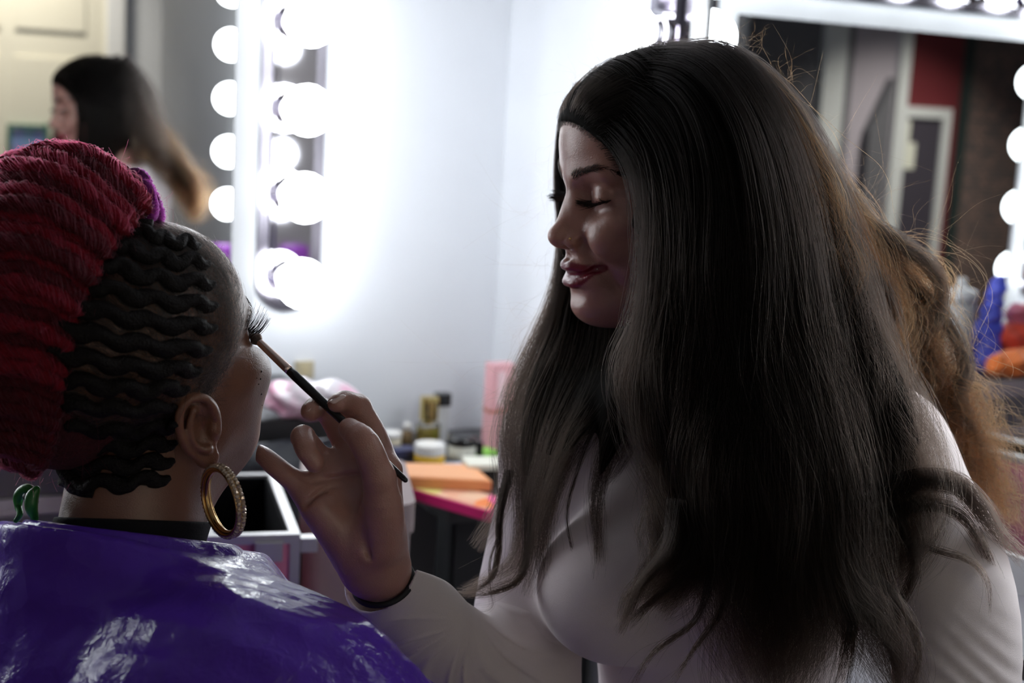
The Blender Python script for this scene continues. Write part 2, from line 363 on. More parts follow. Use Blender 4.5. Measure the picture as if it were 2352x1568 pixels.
def surface(f, lo, hi, h, B=8):
    """naive surface nets on a sparse set of B-cell blocks"""
    lo = np.array(lo, float); hi = np.array(hi, float)
    nb = np.ceil((hi - lo) / (h * B)).astype(int); n = nb * B
    ax = [np.arange(k) for k in nb]
    bi = np.stack(np.meshgrid(*ax, indexing='ij'), -1).reshape(-1, 3)
    cen = (lo + (bi + .5) * B * h).astype(F32); dc = np.concatenate([f(c, B * h * 2.2) for c in np.array_split(cen, max(1, len(cen) // 200000))])
    near = np.abs(dc) < B * h * 1.35
    G = np.where(dc.reshape(nb) > 0, 1, -1).astype(F32)
    D = np.repeat(np.repeat(np.repeat(G, B, 0), B, 1), B, 2); D = np.pad(D, ((0, 1), (0, 1), (0, 1)), constant_values=1)
    off = np.stack(np.meshgrid(*[np.arange(B)] * 3, indexing='ij'), -1).reshape(-1, 3)
    nbk = bi[near]
    for ch in np.array_split(nbk, max(1, len(nbk) // 500)):
        if not len(ch): continue
        ii = (ch[:, None, :] * B + off[None]).reshape(-1, 3)
        D[ii[:, 0], ii[:, 1], ii[:, 2]] = f((lo + ii * h).astype(F32), 3 * h)
    D[-1] = 1; D[:, -1] = 1; D[:, :, -1] = 1; D[0] = 1; D[:, 0] = 1; D[:, :, 0] = 1
    S = D < 0; c = np.zeros(tuple(n), np.int8)
    for dx in (0, 1):
        for dy in (0, 1):
            for dz in (0, 1): c += S[dx:n[0] + dx, dy:n[1] + dy, dz:n[2] + dz]
    act = (c > 0) & (c < 8); cells = np.argwhere(act); idm = np.full(tuple(n), -1, np.int32); idm[act] = np.arange(len(cells))
    acc = np.zeros((len(cells), 3)); cnt = np.zeros(len(cells))
    corner = [(0, 0, 0), (1, 0, 0), (0, 1, 0), (1, 1, 0), (0, 0, 1), (1, 0, 1), (0, 1, 1), (1, 1, 1)]
    vals = [D[cells[:, 0] + a, cells[:, 1] + b, cells[:, 2] + e] for a, b, e in corner]
    for i in range(8):
        for j in range(i + 1, 8):
            df = np.array(corner[j]) - corner[i]
            if np.abs(df).sum() != 1: continue
            a, b = vals[i], vals[j]; m = (a < 0) != (b < 0)
            t = (a[m] / (a[m] - b[m]))[:, None]; acc[m] += np.array(corner[i]) + t * df; cnt[m] += 1
    V = lo + (cells + acc / cnt[:, None]) * h
    quads = []
    for axis in range(3):
        s0 = S[tuple(slice(1, n[k]) for k in range(3))]
        sl = [slice(1, n[k]) for k in range(3)]; sl[axis] = slice(2, n[axis] + 1)
        ch = s0 != S[tuple(sl)]
        e = np.argwhere(ch) + 1; flip = S[e[:, 0], e[:, 1], e[:, 2]]
        u = [(axis + 1) % 3, (axis + 2) % 3]
        q = []
        for du, dv in ((-1, -1), (0, -1), (0, 0), (-1, 0)):
            k = e.copy(); k[:, u[0]] += du; k[:, u[1]] += dv; q.append(idm[k[:, 0], k[:, 1], k[:, 2]])
        q = np.stack(q, 1); q[~flip] = q[~flip][:, ::-1]; quads.append(q)
    Q = np.concatenate(quads); return V, Q[(Q >= 0).all(1)]
def relax(V, Q, it=1, lam=.5):
    for _ in range(it):
        s = np.zeros_like(V); c = np.zeros(len(V))
        for a, b in ((0, 1), (1, 2), (2, 3), (3, 0)):
            np.add.at(s, Q[:, a], V[Q[:, b]]); np.add.at(s, Q[:, b], V[Q[:, a]]); np.add.at(c, Q[:, a], 1); np.add.at(c, Q[:, b], 1)
        V = V * (1 - lam) + lam * s / c[:, None]
    return V
def quadmesh(name, V, Q):
    me = bpy.data.meshes.new(name); me.vertices.add(len(V)); me.vertices.foreach_set('co', np.asarray(V, np.float32).ravel())
    me.loops.add(len(Q) * 4); me.loops.foreach_set('vertex_index', np.asarray(Q, np.int32).ravel())
    me.polygons.add(len(Q)); me.polygons.foreach_set('loop_start', np.arange(0, len(Q) * 4, 4, dtype=np.int32))
    me.polygons.foreach_set('use_smooth', np.ones(len(Q), bool)); me.update(calc_edges=True); me.validate(); return me
def join(parts):
    Vs, Qs, o = [], [], 0
    for V, Q in parts: Vs.append(V); Qs.append(Q + o); o += len(V)
    return np.concatenate(Vs), np.concatenate(Qs)
def attr(me, name, vals):
    a = me.attributes.new(name, 'FLOAT', 'POINT'); a.data.foreach_set('value', np.asarray(vals, np.float32))
def frame(o, x, y, z):
    M = np.eye(4); M[:3, 0] = x; M[:3, 1] = y; M[:3, 2] = z; M[:3, 3] = o; return M
def head_frame(yawdir, pitch, origin, roll=0.):
    """head axes: x = the person's left, y = the way the face looks, z = up; pitch > 0 looks down"""
    f = np.array((math.cos(yawdir), math.sin(yawdir), 0)); z = np.array((0, 0, 1.0))
    y = f * math.cos(pitch) - z * math.sin(pitch); up = z * math.cos(pitch) + f * math.sin(pitch); x = np.cross(y, up)
    x = -x if np.dot(x, np.cross(z, f)) < 0 else x
    c, s = math.cos(roll), math.sin(roll); x, up = c * x + s * up, c * up - s * x
    return frame(origin, x, y, up)
def at(M, p): return np.asarray(p) @ M[:3, :3].T + M[:3, 3]
# ------------------------------------------------------------------ heads (metres; origin midway between the eyeballs)
def mm(*v): return tuple(x * .001 for x in v)
def head_field(smile=1.0, full=0.):
    f = Field()
    f.ell(mm(0, -72, 38), mm(73, 93, 77), .01)
    f.ell(mm(0, -37, 34), mm(55, 51, 52), .025)
    f.ell(mm(0, -32, -28), mm(59, 51, 56), .02)
    f.ell(mm(0, -34, -70), mm(48, 48, 40), .025)
    f.mcap(mm(43, -60, -68), mm(14, 4, -100), .011, .011, .026)
    f.ell(mm(0, 15.5, -98), mm(17, 14, 14), .018)
    f.ell(mm(0, -25, -96), mm(36, 40, 15), .02)
    f.mell(mm(48 - 8 * full, -14, -23), mm(15, 22, 11), .024)
    f.mell(mm(33, 8, -37), mm(16, 13.5, 13 + 2 * smile), .018)
    f.mcap(mm(7, 13, 15), mm(38, 2, 19), .007, .008, .016)
    if full: f.mell(mm(38, -18, -48), mm(13, 24, 30), .03); f.ell(mm(0, -30, -104), mm(38, 38, 17), .025)
    else: f.ell(mm(0, -38, -106), mm(36, 42, 17), .025)
    # sockets and closed lids
    f.mell(mm(31, 20, -1), mm(20, 13, 13), .013, 's')
    f.mell(mm(31, -1.5, -1), mm(13.8, 13.8, 13.2), .006)
    for s in (1, -1):
        f.chain([mm(s * 19, 11, 5), mm(s * 27, 14.2, 8.2), mm(s * 36, 12.6, 8), mm(s * 44, 5, 4)], mm(.9, 1.1, 1.1, .9), .004, 's')
        f.chain([mm(s * 19.5, 11.5, -5.4), mm(s * 26, 13, -6.6), mm(s * 35, 12, -6.6), mm(s * 44.5, 4.5, -3.6)], mm(.8, 1.7, 1.6, .6), .0015, 's')
    # nose
    f.cap(mm(0, 12, 5), mm(0, 36, -31), .0062, .0075, .012)
    f.mell(mm(8, 17, -24), mm(8, 11, 20), .012)
    f.ell(mm(0, 38, -34.5), mm(9, 9.2, 8.4), .007)
    f.mell(mm(12.5, 27.5, -38.5), mm(6.5, 9.5, 7), .006)
    f.cap(mm(0, 37, -39.5), mm(0, 26, -44.5), .0045, .0045, .005)
    f.mell(mm(6.2, 32, -44), mm(3.4, 6, 3.2), .003, 's')
    # mouth
    f.ell(mm(0, 11.5, -67), mm(29, 20, 21), .016)
    z = 4.5 * smile; w = 27 + 4 * smile
    f.ell(mm(0, 32.0, -55.5), mm(3, 3, 6), .006, 's')
    up = [mm(w, 9.0, -66 + z), mm(18, 22.0, -65 + z * .35), mm(8, 30.6, -61.5), mm(0, 31.6, -62.5), mm(-8, 30.6, -61.5), mm(-18, 22.0, -65 + z * .35), mm(-w, 9.0, -66 + z)]
    f.chain(up, mm(1.5, 3.6, 4.8, 4.6, 4.8, 3.6, 1.5), .004)
    dn = [mm(w, 9.0, -68 + z), mm(19, 20.5, -75 + z * .3), mm(9, 28.6, -77.5), mm(0, 29.6, -78), mm(-9, 28.6, -77.5), mm(-19, 20.5, -75 + z * .3), mm(-w, 9.0, -68 + z)]
    f.chain(dn, mm(1.5, 4.4, 6.2, 6.2, 6.2, 4.4, 1.5), .004)
    gap = [mm(w - 1, 9.5, -67 + z), mm(18, 27.5, -69.6 + z * .3), mm(8, 34.0, -69.8), mm(0, 35.0, -69.9), mm(-8, 34.0, -69.8), mm(-18, 27.5, -69.6 + z * .3), mm(-w + 1, 10.0, -67 + z)]
    f.chain(gap, mm(.7, 1.3 + smile, 1.3 + 2.3 * smile, 1.3 + 2.3 * smile, 1.3 + 2.3 * smile, 1.3 + smile, .7), .0025, 's')
    f.ell(mm(0, 34.0, -88.5), mm(17, 9, 5), .009, 's')
    if smile:
        for s in (1, -1):
            f.chain([mm(s * 19, 22.5, -42), mm(s * 27, 18.5, -56), mm(s * 35, 10.5, -67), mm(s * 37, 3, -80)], mm(.8, 1.5, 1.6, .6), .013, 's')
    return f
def ear_field(sd, lean=-.20, drop=0., back=0., wide=0.):
    """one ear in head coordinates, sd = +1 left, -1 right; ear plane (u forward, v up) tilted out from the skull"""
    f = Field(); c = np.array(mm(sd * (66.5 + wide), -86 - back, -16 - drop))
    v = np.array((0, lean, 1.0)); out = np.array((sd * .80, -.60, 0)); u = np.cross(v, out) ; u /= np.linalg.norm(u)
    if u[1] < 0: u = -u
    v /= np.linalg.norm(v); out = np.cross(u, v); out = out if out[0] * sd > 0 else -out; out /= np.linalg.norm(out)
    def q(a, b, w=0): return c + (a * u + b * v + w * out) * .001
    R = np.stack((u, v, out), 1)
    f.ell(q(-2, 4, 2), mm(16, 27, 4), .006, R=R)
    rim = [q(9, 8, 3), q(7, 20, 5), q(1, 30, 8), q(-9, 31, 9.5), q(-17, 23, 11), q(-19, 8, 12), q(-16, -8, 11), q(-10, -19, 8), q(-4, -27, 5)]
    f.chain(rim, mm(2.2, 3, 3.3, 3.4, 3.5, 3.4, 3.2, 3.2, 4), .004)
    f.ell(q(1, -26, 4), mm(8.5, 10, 3.8), .005, R=R)                                   # lobe
    f.ell(q(-9, 12, 8.5), mm(5, 14, 4), .004, 's', R=R)                                 # scapha
    f.chain([q(-7, 20, 7), q(-11, 8, 9), q(-10, -4, 9.5), q(-5, -13, 8.5), q(1, -15.5, 8)], mm(2.6, 3, 3, 3, 3.4), .004)   # antihelix to antitragus
    f.ell(q(0, 1, 7), mm(7.5, 12, 6.5), .004, 's', R=R)                                # concha
    f.ell(q(7.5, -3, 3), mm(3.8, 6.5, 4.5), .004, R=R)                                 # tragus
    return f, q
def skin_mat(name, col, lip, rough=.42, sss=.28):
    m = mat(name, col, rough, Subsurface_Weight=sss, Subsurface_Scale=.013, Coat_Weight=.45, Coat_Roughness=.38); n, l, b = nodes(m)
    b.inputs['Subsurface Radius'].default_value = (1.0, .35, .2)
    tc = n.new('ShaderNodeTexCoord')
    n1 = n.new('ShaderNodeTexNoise'); n1.inputs['Scale'].default_value = 45; n1.inputs['Detail'].default_value = 5; l.new(tc.outputs['Object'], n1.inputs['Vector'])
    mx = n.new('ShaderNodeMix'); mx.data_type = 'RGBA'; mx.inputs[6].default_value = (*[c * .82 for c in col], 1); mx.inputs[7].default_value = (*[min(1, c * 1.15) for c in col], 1)
    l.new(n1.outputs[0], mx.inputs[0])
    at_ = n.new('ShaderNodeAttribute'); at_.attribute_name = 'lip'
    m2 = n.new('ShaderNodeMix'); m2.data_type = 'RGBA'; l.new(at_.outputs['Fac'], m2.inputs[0]); l.new(mx.outputs[2], m2.inputs[6]); m2.inputs[7].default_value = (*lip, 1)
    l.new(m2.outputs[2], b.inputs['Base Color'])
    mr = n.new('ShaderNodeMapRange'); mr.inputs['To Min'].default_value = rough; mr.inputs['To Max'].default_value = .3; l.new(at_.outputs['Fac'], mr.inputs[0]); l.new(mr.outputs[0], b.inputs['Roughness'])
    v = n.new('ShaderNodeTexVoronoi'); v.inputs['Scale'].default_value = 900; l.new(tc.outputs['Object'], v.inputs['Vector'])
    n2 = n.new('ShaderNodeTexNoise'); n2.inputs['Scale'].default_value = 350; n2.inputs['Detail'].default_value = 3; l.new(tc.outputs['Object'], n2.inputs['Vector'])
    ad = n.new('ShaderNodeMath'); ad.operation = 'ADD'; l.new(v.outputs['Distance'], ad.inputs[0]); l.new(n2.outputs[0], ad.inputs[1])
    bp = n.new('ShaderNodeBump'); bp.inputs['Strength'].default_value = .35; bp.inputs['Distance'].default_value = .0006; l.new(ad.outputs[0], bp.inputs['Height']); l.new(bp.outputs[0], b.inputs['Normal'])
    return m
def lip_mask(L, smile):
    """lipstick weight for points L in head coordinates"""
    x = np.abs(L[:, 0]) * 1000; y = L[:, 1] * 1000; z = L[:, 2] * 1000
    w = 27 + 4 * smile; t = np.clip(x / w, 0, 1); zc = 4.5 * smile * t ** 1.5
    top = -57.2 - 1.2 * np.exp(-(x / 3.0) ** 2) - 9.0 * np.clip((x - 6) / (w - 6), 0, 1) ** 1.3 + zc
    bot = -85.0 + 15.0 * t ** 2.2 + zc
    return np.clip((top - z) / 1.2 + .5, 0, 1) * np.clip((z - bot) / 1.2 + .5, 0, 1) * (y > 3) * np.clip((w + 1.5 - x) / 1.5, 0, 1)
# ------------------------------------------------------------------ the two women: head poses
HA = head_frame(math.radians(180 + 21), math.radians(10), P(1364, 440, 1.26))
HC = head_frame(math.radians(57), math.radians(-23), P(466, 742, 1.15), math.radians(9))
skin_a = skin_mat('tan_skin', (.47, .245, .195), (.20, .006, .022), .36)
skin_c = skin_mat('brown_skin', (.235, .105, .060), (.16, .05, .05), .34)
L3 = lambda v: np.array(v, float)
def flat(v): v = L3(v); v[2] = 0; return v / np.linalg.norm(v)
def rot(x, y): z = np.cross(x, y); return np.stack((x, y, z), 1)
# ---- dark-haired woman: hand and arm (world points; depths along the view axis)
W_ = P(868, 1312, 1.128)
f = Field()
mcp_i, mcp_m, mcp_r, mcp_p = P(888, 1080, 1.112), P(818, 1062, 1.118), P(760, 1085, 1.116), P(708, 1128, 1.108)
f.cap(P(885, 1290, 1.125), mcp_i, .018, .0112, .012)
f.cap(P(862, 1300, 1.127), mcp_m, .019, .0125, .016)
f.cap(P(845, 1300, 1.127), mcp_r, .019, .0120, .016)
f.cap(P(836, 1296, 1.124), mcp_p, .0160, .0110, .014)
f.cap(P(815, 1268, 1.112), P(732, 1168, 1.100), .0160, .0125, .014)                 # heel of the hand
f.chain([P(872, 1245, 1.106), P(878, 1170, 1.092), P(872, 1098, 1.082)], (.0185, .0165, .0115), .012)   # ball of the thumb
f.chain([P(872, 1098, 1.082), P(839, 1020, 1.074), P(806, 988, 1.084), P(801, 983, 1.085)], (.0118, .0114, .0088, .0078), .006)  # thumb
f.chain([mcp_i, P(862, 1005, 1.126), P(823, 934, 1.130)], (.0112, .0103, .0098), .006)
f.chain([P(823, 934, 1.130), P(792, 921, 1.115), P(774, 926, 1.104)], (.0098, .0086, .0074), .003)        # index finger
f.chain([mcp_m, P(783, 1000, 1.128), P(754, 946, 1.133)], (.0115, .0098, .0094), .008)
f.chain([P(754, 946, 1.133), P(728, 934, 1.122), P(714, 944, 1.110)], (.0094, .0085, .0080), .003)        # middle finger
f.chain([mcp_r, P(728, 1042, 1.112), P(697, 1005, 1.096)], (.0110, .0092, .0092), .008)
f.chain([P(695, 1003, 1.094), P(703, 1030, 1.081), P(723, 1062, 1.080)], (.0090, .0086, .0078), .003)     # ring finger, curled
f.chain([mcp_p, P(660, 1092, 1.102), P(630, 1068, 1.105), P(610, 1050, 1.112), P(596, 1040, 1.122)], (.0108, .0086, .0082, .0074, .0066), .009)   # little finger
f.chain([P(822, 1075, 1.0965), P(812, 1130, 1.088), P(822, 1200, 1.084), P(850, 1275, 1.094)], (.0003, .0020, .0018, .0002), .009, 's')     # thumb crease
f.chain([P(700, 1160, 1.090), P(745, 1125, 1.098), P(800, 1105, 1.104)], (.0008, .0012, .0006), .006, 's')
f.chain([P(720, 1105, 1.098), P(765, 1098, 1.104), P(820, 1090, 1.106)], (.0006, .0010, .0006), .005, 's')
EL_R = P(1192, 1585, 1.315)
f.chain([W_, P(935, 1390, 1.187), P(1002, 1467, 1.240), P(1100, 1545, 1.290), EL_R], (.0215, .024, .028, .034, .037), .012)
hand_a = f
# ---- torso (shared measures)
SH_R, SH_L = P(1300, 1015, 1.375), P(2020, 1045, 1.285); N_A = P(1665, 905, 1.345)
LX = flat(SH_L - SH_R); FT = np.array((LX[1], -LX[0], 0)); FT = FT if FT[1] < 0 else -FT
RA = np.stack((LX, -FT, np.array((0, 0, 1.0))), 1)          # columns: left, back, up
CH = P(1665, 1150, 1.35)
EL_L = P(2195, 1760, 1.16)
def torso(f, o, arms=True):
    f.ell(CH, (.150 + o, .092 + o, .165 + o), .03, R=RA)
    f.cap(SH_R, SH_L, .047 + o, .047 + o, .05)
    for s in (SH_R, SH_L): f.cap(N_A + (0, 0, .010), s, .042 + o, .040 + o, .04)
    f.ell(P(1418, 1352, 1.262), (.066 + o, .062 + o, .060 + o), .04); f.ell(P(1750, 1388, 1.228), (.066 + o, .062 + o, .060 + o), .04)
    f.ell(P(1590, 1300, 1.275), (.080 + o, .045 + o, .075 + o), .05, R=RA)
    f.ell(P(1655, 1480, 1.365), (.112 + o, .088 + o, .22 + o), .05, R=RA)
    hip = P(1655, 1480, 1.365); hip[2] = .56
    f.ell(hip, (.175 + o, .135 + o, .14 + o), .06, R=RA)
    if arms:
        f.chain([SH_L, P(2130, 1230, 1.245), P(2190, 1430, 1.215), EL_L], (.049 + o, .050 + o, .049 + o, .042 + o), .03)
        f.chain([SH_R, P(1256, 1200, 1.365), P(1215, 1400, 1.345), EL_R], (.047 + o, .046 + o, .046 + o, .044 + o), .03)
    return hip
fb = Field(); HIP = torso(fb, 0.)
neck0 = at(HA, mm(0, -78, -45)); fb.cap(neck0, N_A, .050, .052, .03)
FLEG = flat((.27, -.96, 0)); LAP = HIP + FLEG * .26 + LX * .06; LAP[2] = .60
hw = np.array((HIP[0], HIP[1], .56))
KN = [hw + LX * s * .10 + FLEG * .42 + (0, 0, -.05) for s in (1, -1)]; AN = [k + (0, 0, -.40) + FLEG * .03 for k in KN]
for k, a, s in zip(KN, AN, (1, -1)):
    fb.cap(hw + LX * s * .09, k, .085, .058, .04); fb.cap(k, a, .056, .034, .02); fb.cap(a + (0, 0, -.04), a + FLEG * .15 + (0, 0, -.05), .034, .024, .02)
fb.chain([EL_L, (EL_L + LAP) / 2, LAP], (.042, .036, .026), .02); fb.cap(LAP, LAP + FLEG * .07 - LX * .03, .026, .022, .02)
for q in range(4): fb.cap(LAP + FLEG * .09 - LX * (.04 - q * .018), LAP + FLEG * .165 - LX * (.055 - q * .024) + (0, 0, -.015), .0095, .007, .006)
# body mesh: head fine, hand fine, the rest coarse under the clothes
hf = head_field(1.0); [hf.ops.extend(ear_field(s)[0].ops) for s in (1, -1)]
hf.cap(mm(0, -78, -45), at(np.linalg.inv(HA), N_A), .050, .052, .030)
hf.plane(at(np.linalg.inv(HA), N_A + (0, 0, -.03)), at(np.linalg.inv(HA), N_A + (0, 0, -1)) - at(np.linalg.inv(HA), N_A))
VH, QH = surface(hf, mm(-95, -200, -230), mm(95, 60, 125), .0014); VH = relax(VH, QH, 1)
hlo = np.min([W_, P(590, 900, 1.12), P(700, 1400, 1.1)], 0)
hand_a.plane(P(925, 1380, 1.18), P(990, 1440, 1.22) - W_, .002)
VN, QN = surface(hand_a, np.minimum(P(560, 1420, 1.05), P(560, 880, 1.05)) - (.0, .05, .02), P(1010, 860, 1.16) + (.02, .16, .03), .0011); VN = relax(VN, QN, 1, .4)
fbm = Field(); fbm.ops = list(fb.ops)
fbm.chain([P(935, 1390, 1.187), P(1002, 1467, 1.240), P(1100, 1545, 1.290), EL_R], (.023, .028, .034, .037), .012)
VB, QB = surface(fbm, np.minimum(HIP, SH_R) - (.30, .75, .70), np.maximum(SH_L, N_A) + (.15, .2, .03), .008, 4)
lip = np.concatenate((lip_mask(VH, 1.0), np.zeros(len(VN) + len(VB))))
V, Q = join([(at(HA, VH), QH), (VN, QN), (VB, QB)])
woman = thing('person', 'long-haired woman in a pale long-sleeved top, smiling down and holding up a make-up brush', 'person', (HIP[0], HIP[1], 0))
wloc = L3((HIP[0], HIP[1], 0))
me = quadmesh('body', V - wloc, Q); attr(me, 'lip', lip); body_a = link('body', me, skin_a, woman)
# ---- the pale top: torso and sleeves, folds fanning out of the elbow crease, an open cuff
KC = P(1085, 1400, 1.235)
top = Field(); torso(top, .006)
CN = .74 * (-.67 * RT + .74 * UP) - .67 * FW; CN /= np.linalg.norm(CN)      # the way the open cuff faces
CC = P(877, 1315, 1.145)
slv = Field(); slv.chain([CC + CN * .004, P(935, 1385, 1.185), P(1002, 1467, 1.235), P(1100, 1545, 1.285), EL_R], (.0356, .0375, .041, .047, .050), .02, sub=1)
slv.chain([EL_R, P(1215, 1400, 1.345)], (.050, .051), .03)
def folds(p):
    q = p - KC.astype(F32); u = q @ RT.astype(F32); v = q @ UP.astype(F32); r = np.sqrt(u * u + v * v) + 1e-4
    th = np.arctan2(v, u); w = np.clip((.17 - r) / .10, 0, 1) * np.clip((r - .012) / .05, 0, 1) * np.clip((.02 - v) / .02, 0, 1)
    s = np.sin(th * 19 + 2.2 * np.sin(r * 45) + 1.3 * np.sin(th * 7)) ; a = np.maximum(s, -.2) ** 2 * np.sign(s)
    return (-(a * .0030) * w).astype(F32)
slv.fun('d', .0, folds, KC - .2, KC + .2)
def arm_folds(p):
    q = p - P(2180, 1520, 1.2).astype(F32); u = q @ RT.astype(F32); v = q @ UP.astype(F32)
    w = np.exp(-(u / .05) ** 2 - ((v + .0) / .035) ** 2); return (-.0011 * np.sin((u * .6 + v * 1.0) * 330 + 3 * np.sin(u * 40)) * w).astype(F32)
top.fun('d', .0, arm_folds, P(2180, 1520, 1.2) - .12, P(2180, 1520, 1.2) + .12)
slv.chain([CC + CN * .06, CC + CN * .004, P(935, 1385, 1.185)], (.0328, .0328, .0325), .002, 's', sub=1)
slv.plane(CC, CN, .0012); slv.plane(P(1215, 1400, 1.345), P(1256, 1200, 1.365) - P(1215, 1400, 1.345), .004)
top.cap(N_A + (0, 0, .11), N_A + (0, 0, .055) + FT * .012, .062, .058, .006, 's')
wz = np.array((HIP[0], HIP[1], .50)); top.plane(wz, (0, 0, -1), .004)
tp = mat('white_knit', (.78, .70, .70), .85, spec=.2, Sheen_Weight=.3)
add_noise(tp, 900, .05, .25, 1400)
V, Q = surface(top, np.minimum(HIP, SH_R) - (.22, .40, .4), np.maximum(SH_L, N_A) + (.16, .2, .12), .0030); V = relax(V, Q, 2, .5)
V3, Q3 = surface(slv, np.minimum(P(740, 1500, 1.08), EL_R) - (.06, .06, .09), np.maximum(P(1215, 1400, 1.345), CC) + (.07, .09, .09), .0014); V3 = relax(V3, Q3, 1, .4)
# the arm that rests in her lap
lap = Field(); lap.chain([EL_L, (EL_L + LAP) / 2, LAP - (LAP - EL_L) * .12], (.048, .044, .036), .02); lap.plane(LAP - (LAP - EL_L) * .1, LAP - EL_L, .002)
V2, Q2 = surface(lap, np.minimum(EL_L, LAP) - .08, np.maximum(EL_L, LAP) + .08, .006, 4)
V, Q = join([(V, Q), (V2, Q2), (V3, Q3)])
link('long_sleeved_top', quadmesh('long_sleeved_top', V - wloc, Q), tp, woman)
tr = Field(); tr.ell(hw, (.183, .143, .13), .06, R=RA)
for k, a, s in zip(KN, AN, (1, -1)): tr.cap(hw + LX * s * .09, k, .093, .066, .04); tr.cap(k, a, .064, .046, .02)
tr.plane((0, 0, .62), (0, 0, 1), .004)
V, Q = surface(tr, np.minimum(hw, KN[1]) - (.3, .3, .6), np.maximum(hw, KN[0]) + (.3, .25, .2), .009, 4)
link('trousers', quadmesh('trousers', V - wloc, Q), add_noise(mat('black_denim', (.02, .02, .025), .8), 200, .2), woman)
# black elastic round the wrist
band_c = P(880, 1336, 1.134); bx = .974 * RT + .226 * UP; by = np.cross(.78 * (-.22 * RT + .97 * UP) - .63 * FW, bx); by /= np.linalg.norm(by)
def tube(pts, r, seg=8, closed=False, name='tube', m=None, parent=None, off=None):
    pts = np.asarray(pts, float); n = len(pts); bm = bmesh.new(); rings = []
    r = np.broadcast_to(r, n)
    nx = None
    for i in range(n):
        t = pts[(i + 1) % n] - pts[i - 1] if closed else pts[min(i + 1, n - 1)] - pts[max(i - 1, 0)]
        t /= np.linalg.norm(t) + 1e-9
        if nx is None: nx = np.cross(t, (.3, .5, .81)); 
        nx = nx - t * (nx @ t); nx /= np.linalg.norm(nx); ny = np.cross(t, nx)
        rings.append([bm.verts.new(pts[i] - (0 if off is None else off) + r[i] * (math.cos(a) * nx + math.sin(a) * ny)) for a in np.arange(seg) * 2 * math.pi / seg])
    for i in range(n if closed else n - 1):
        A, B = rings[i], rings[(i + 1) % n]
        k = 0
        if closed and i == n - 1: k = min(range(seg), key=lambda k: (A[0].co - B[k].co).length)
        for j in range(seg): bm.faces.new((A[j], A[(j + 1) % seg], B[(j + 1 + k) % seg], B[(j + k) % seg]))
    if not closed:
        bm.faces.new(rings[0][::-1]); bm.faces.new(rings[-1])
    return obj(name, bm, m, parent, True)
hair_tie_m = mat('black_elastic', (.008, .008, .009), .6)
tie = tube([band_c + (.0238 * math.cos(a) * bx + .0236 * math.sin(a) * by) for a in np.linspace(0, 2 * math.pi, 40, endpoint=False)], .0026, 8, True, 'hair_tie', hair_tie_m)
tag(tie, 'black elastic hair tie round the raised wrist below the make-up brush', 'hair tie')
# finger nails
nail_m = mat('bare_nail', (.78, .56, .50), .15, spec=.6)
def nail(px, py, d, nrm, axis, w=.0058, l=.0068):
    n = L3(nrm[0] * RT + nrm[1] * UP - nrm[2] * FW); n /= np.linalg.norm(n); a = L3(axis[0] * RT + axis[1] * UP - axis[2] * FW); a -= n * (a @ n); a /= np.linalg.norm(a); s = np.cross(a, n)
    bm = bmesh.new(); g = []
    c = P(px, py, d)
    for i in range(9):
        row = []
        for j in range(9):
            u = (j - 4) / 4; v = (i - 4) / 4; uu = u * math.sqrt(max(0, 1 - .45 * max(0, abs(v)) ** 4))
            row.append(bm.verts.new(c - wloc + s * w * uu + a * l * v - n * (.0028 * uu * uu + .0009 * v * v)))
        g.append(row)
    for i in range(8):
        for j in range(8): bm.faces.new((g[i][j], g[i][j + 1], g[i + 1][j + 1], g[i + 1][j]))
    bmesh.ops.recalc_face_normals(bm, faces=bm.faces[:]); bmesh.ops.solidify(bm, geom=bm.faces[:], thickness=.0005)
    return obj('fingernail', bm, nail_m, woman, True)
nail(703.5, 932, 1.1085, (-.80, .52, .25), (-.35, -.55, .75))
nail(770, 911, 1.1005, (-.35, .92, .25), (-.75, -.25, .6))
# ------------------------------------------------------------------ the seated client
N_C = P(283, 1258, 1.115)
FC = flat(HC[:3, 1]); LC = np.array((-FC[1], FC[0], 0))         # her forward and her left
TF = flat(FC + .35 * (-LC)); TL = np.array((-TF[1], TF[0], 0))  # the torso turns a little less
RC = np.stack((TL, -TF, np.array((0, 0, 1.0))), 1)
CS_R = N_C - TL * .160 - (0, 0, .088) + TF * .01; CS_L = N_C + TL * .155 - (0, 0, .100) + TF * .01
CHC = N_C - (0, 0, .19) + TF * .02; HPC = N_C - (0, 0, .52) - TF * .02
def ctorso(f, o):
    f.cap(CS_R, CS_L, .055 + o, .055 + o, .05)
    for s in (CS_R, CS_L): f.cap(N_C + (0, 0, -.050), s, .040 + o, .045 + o, .04)
    f.ell(CHC, (.165 + o, .11 + o, .20 + o), .05, R=RC)
    for s in (1, -1): f.ell(CHC + TL * .075 * s + TF * .085 - (0, 0, .02), (.075 + o,) * 3, .04)
    f.ell(N_C - (0, 0, .38), (.150 + o, .12 + o, .22 + o), .06, R=RC)
    f.ell(HPC, (.19 + o, .15 + o, .13 + o), .06, R=RC)
    for s, c in ((1, CS_L), (-1, CS_R)):
        e = c + TL * .05 * s - (0, 0, .27) + TF * .05
        f.chain([c, (c + e) / 2 + TL * .012 * s, e], (.054 + o, .052 + o, .045 + o), .04)
fcb = Field(); ctorso(fcb, 0)
LC_ = flat((.02, 1, 0)); CK = [HPC + TL * s * .09 + LC_ * .40 - (0, 0, .05) for s in (1, -1)]; CA = [k - (0, 0, k[2] - .10) + LC_ * .02 for k in CK]
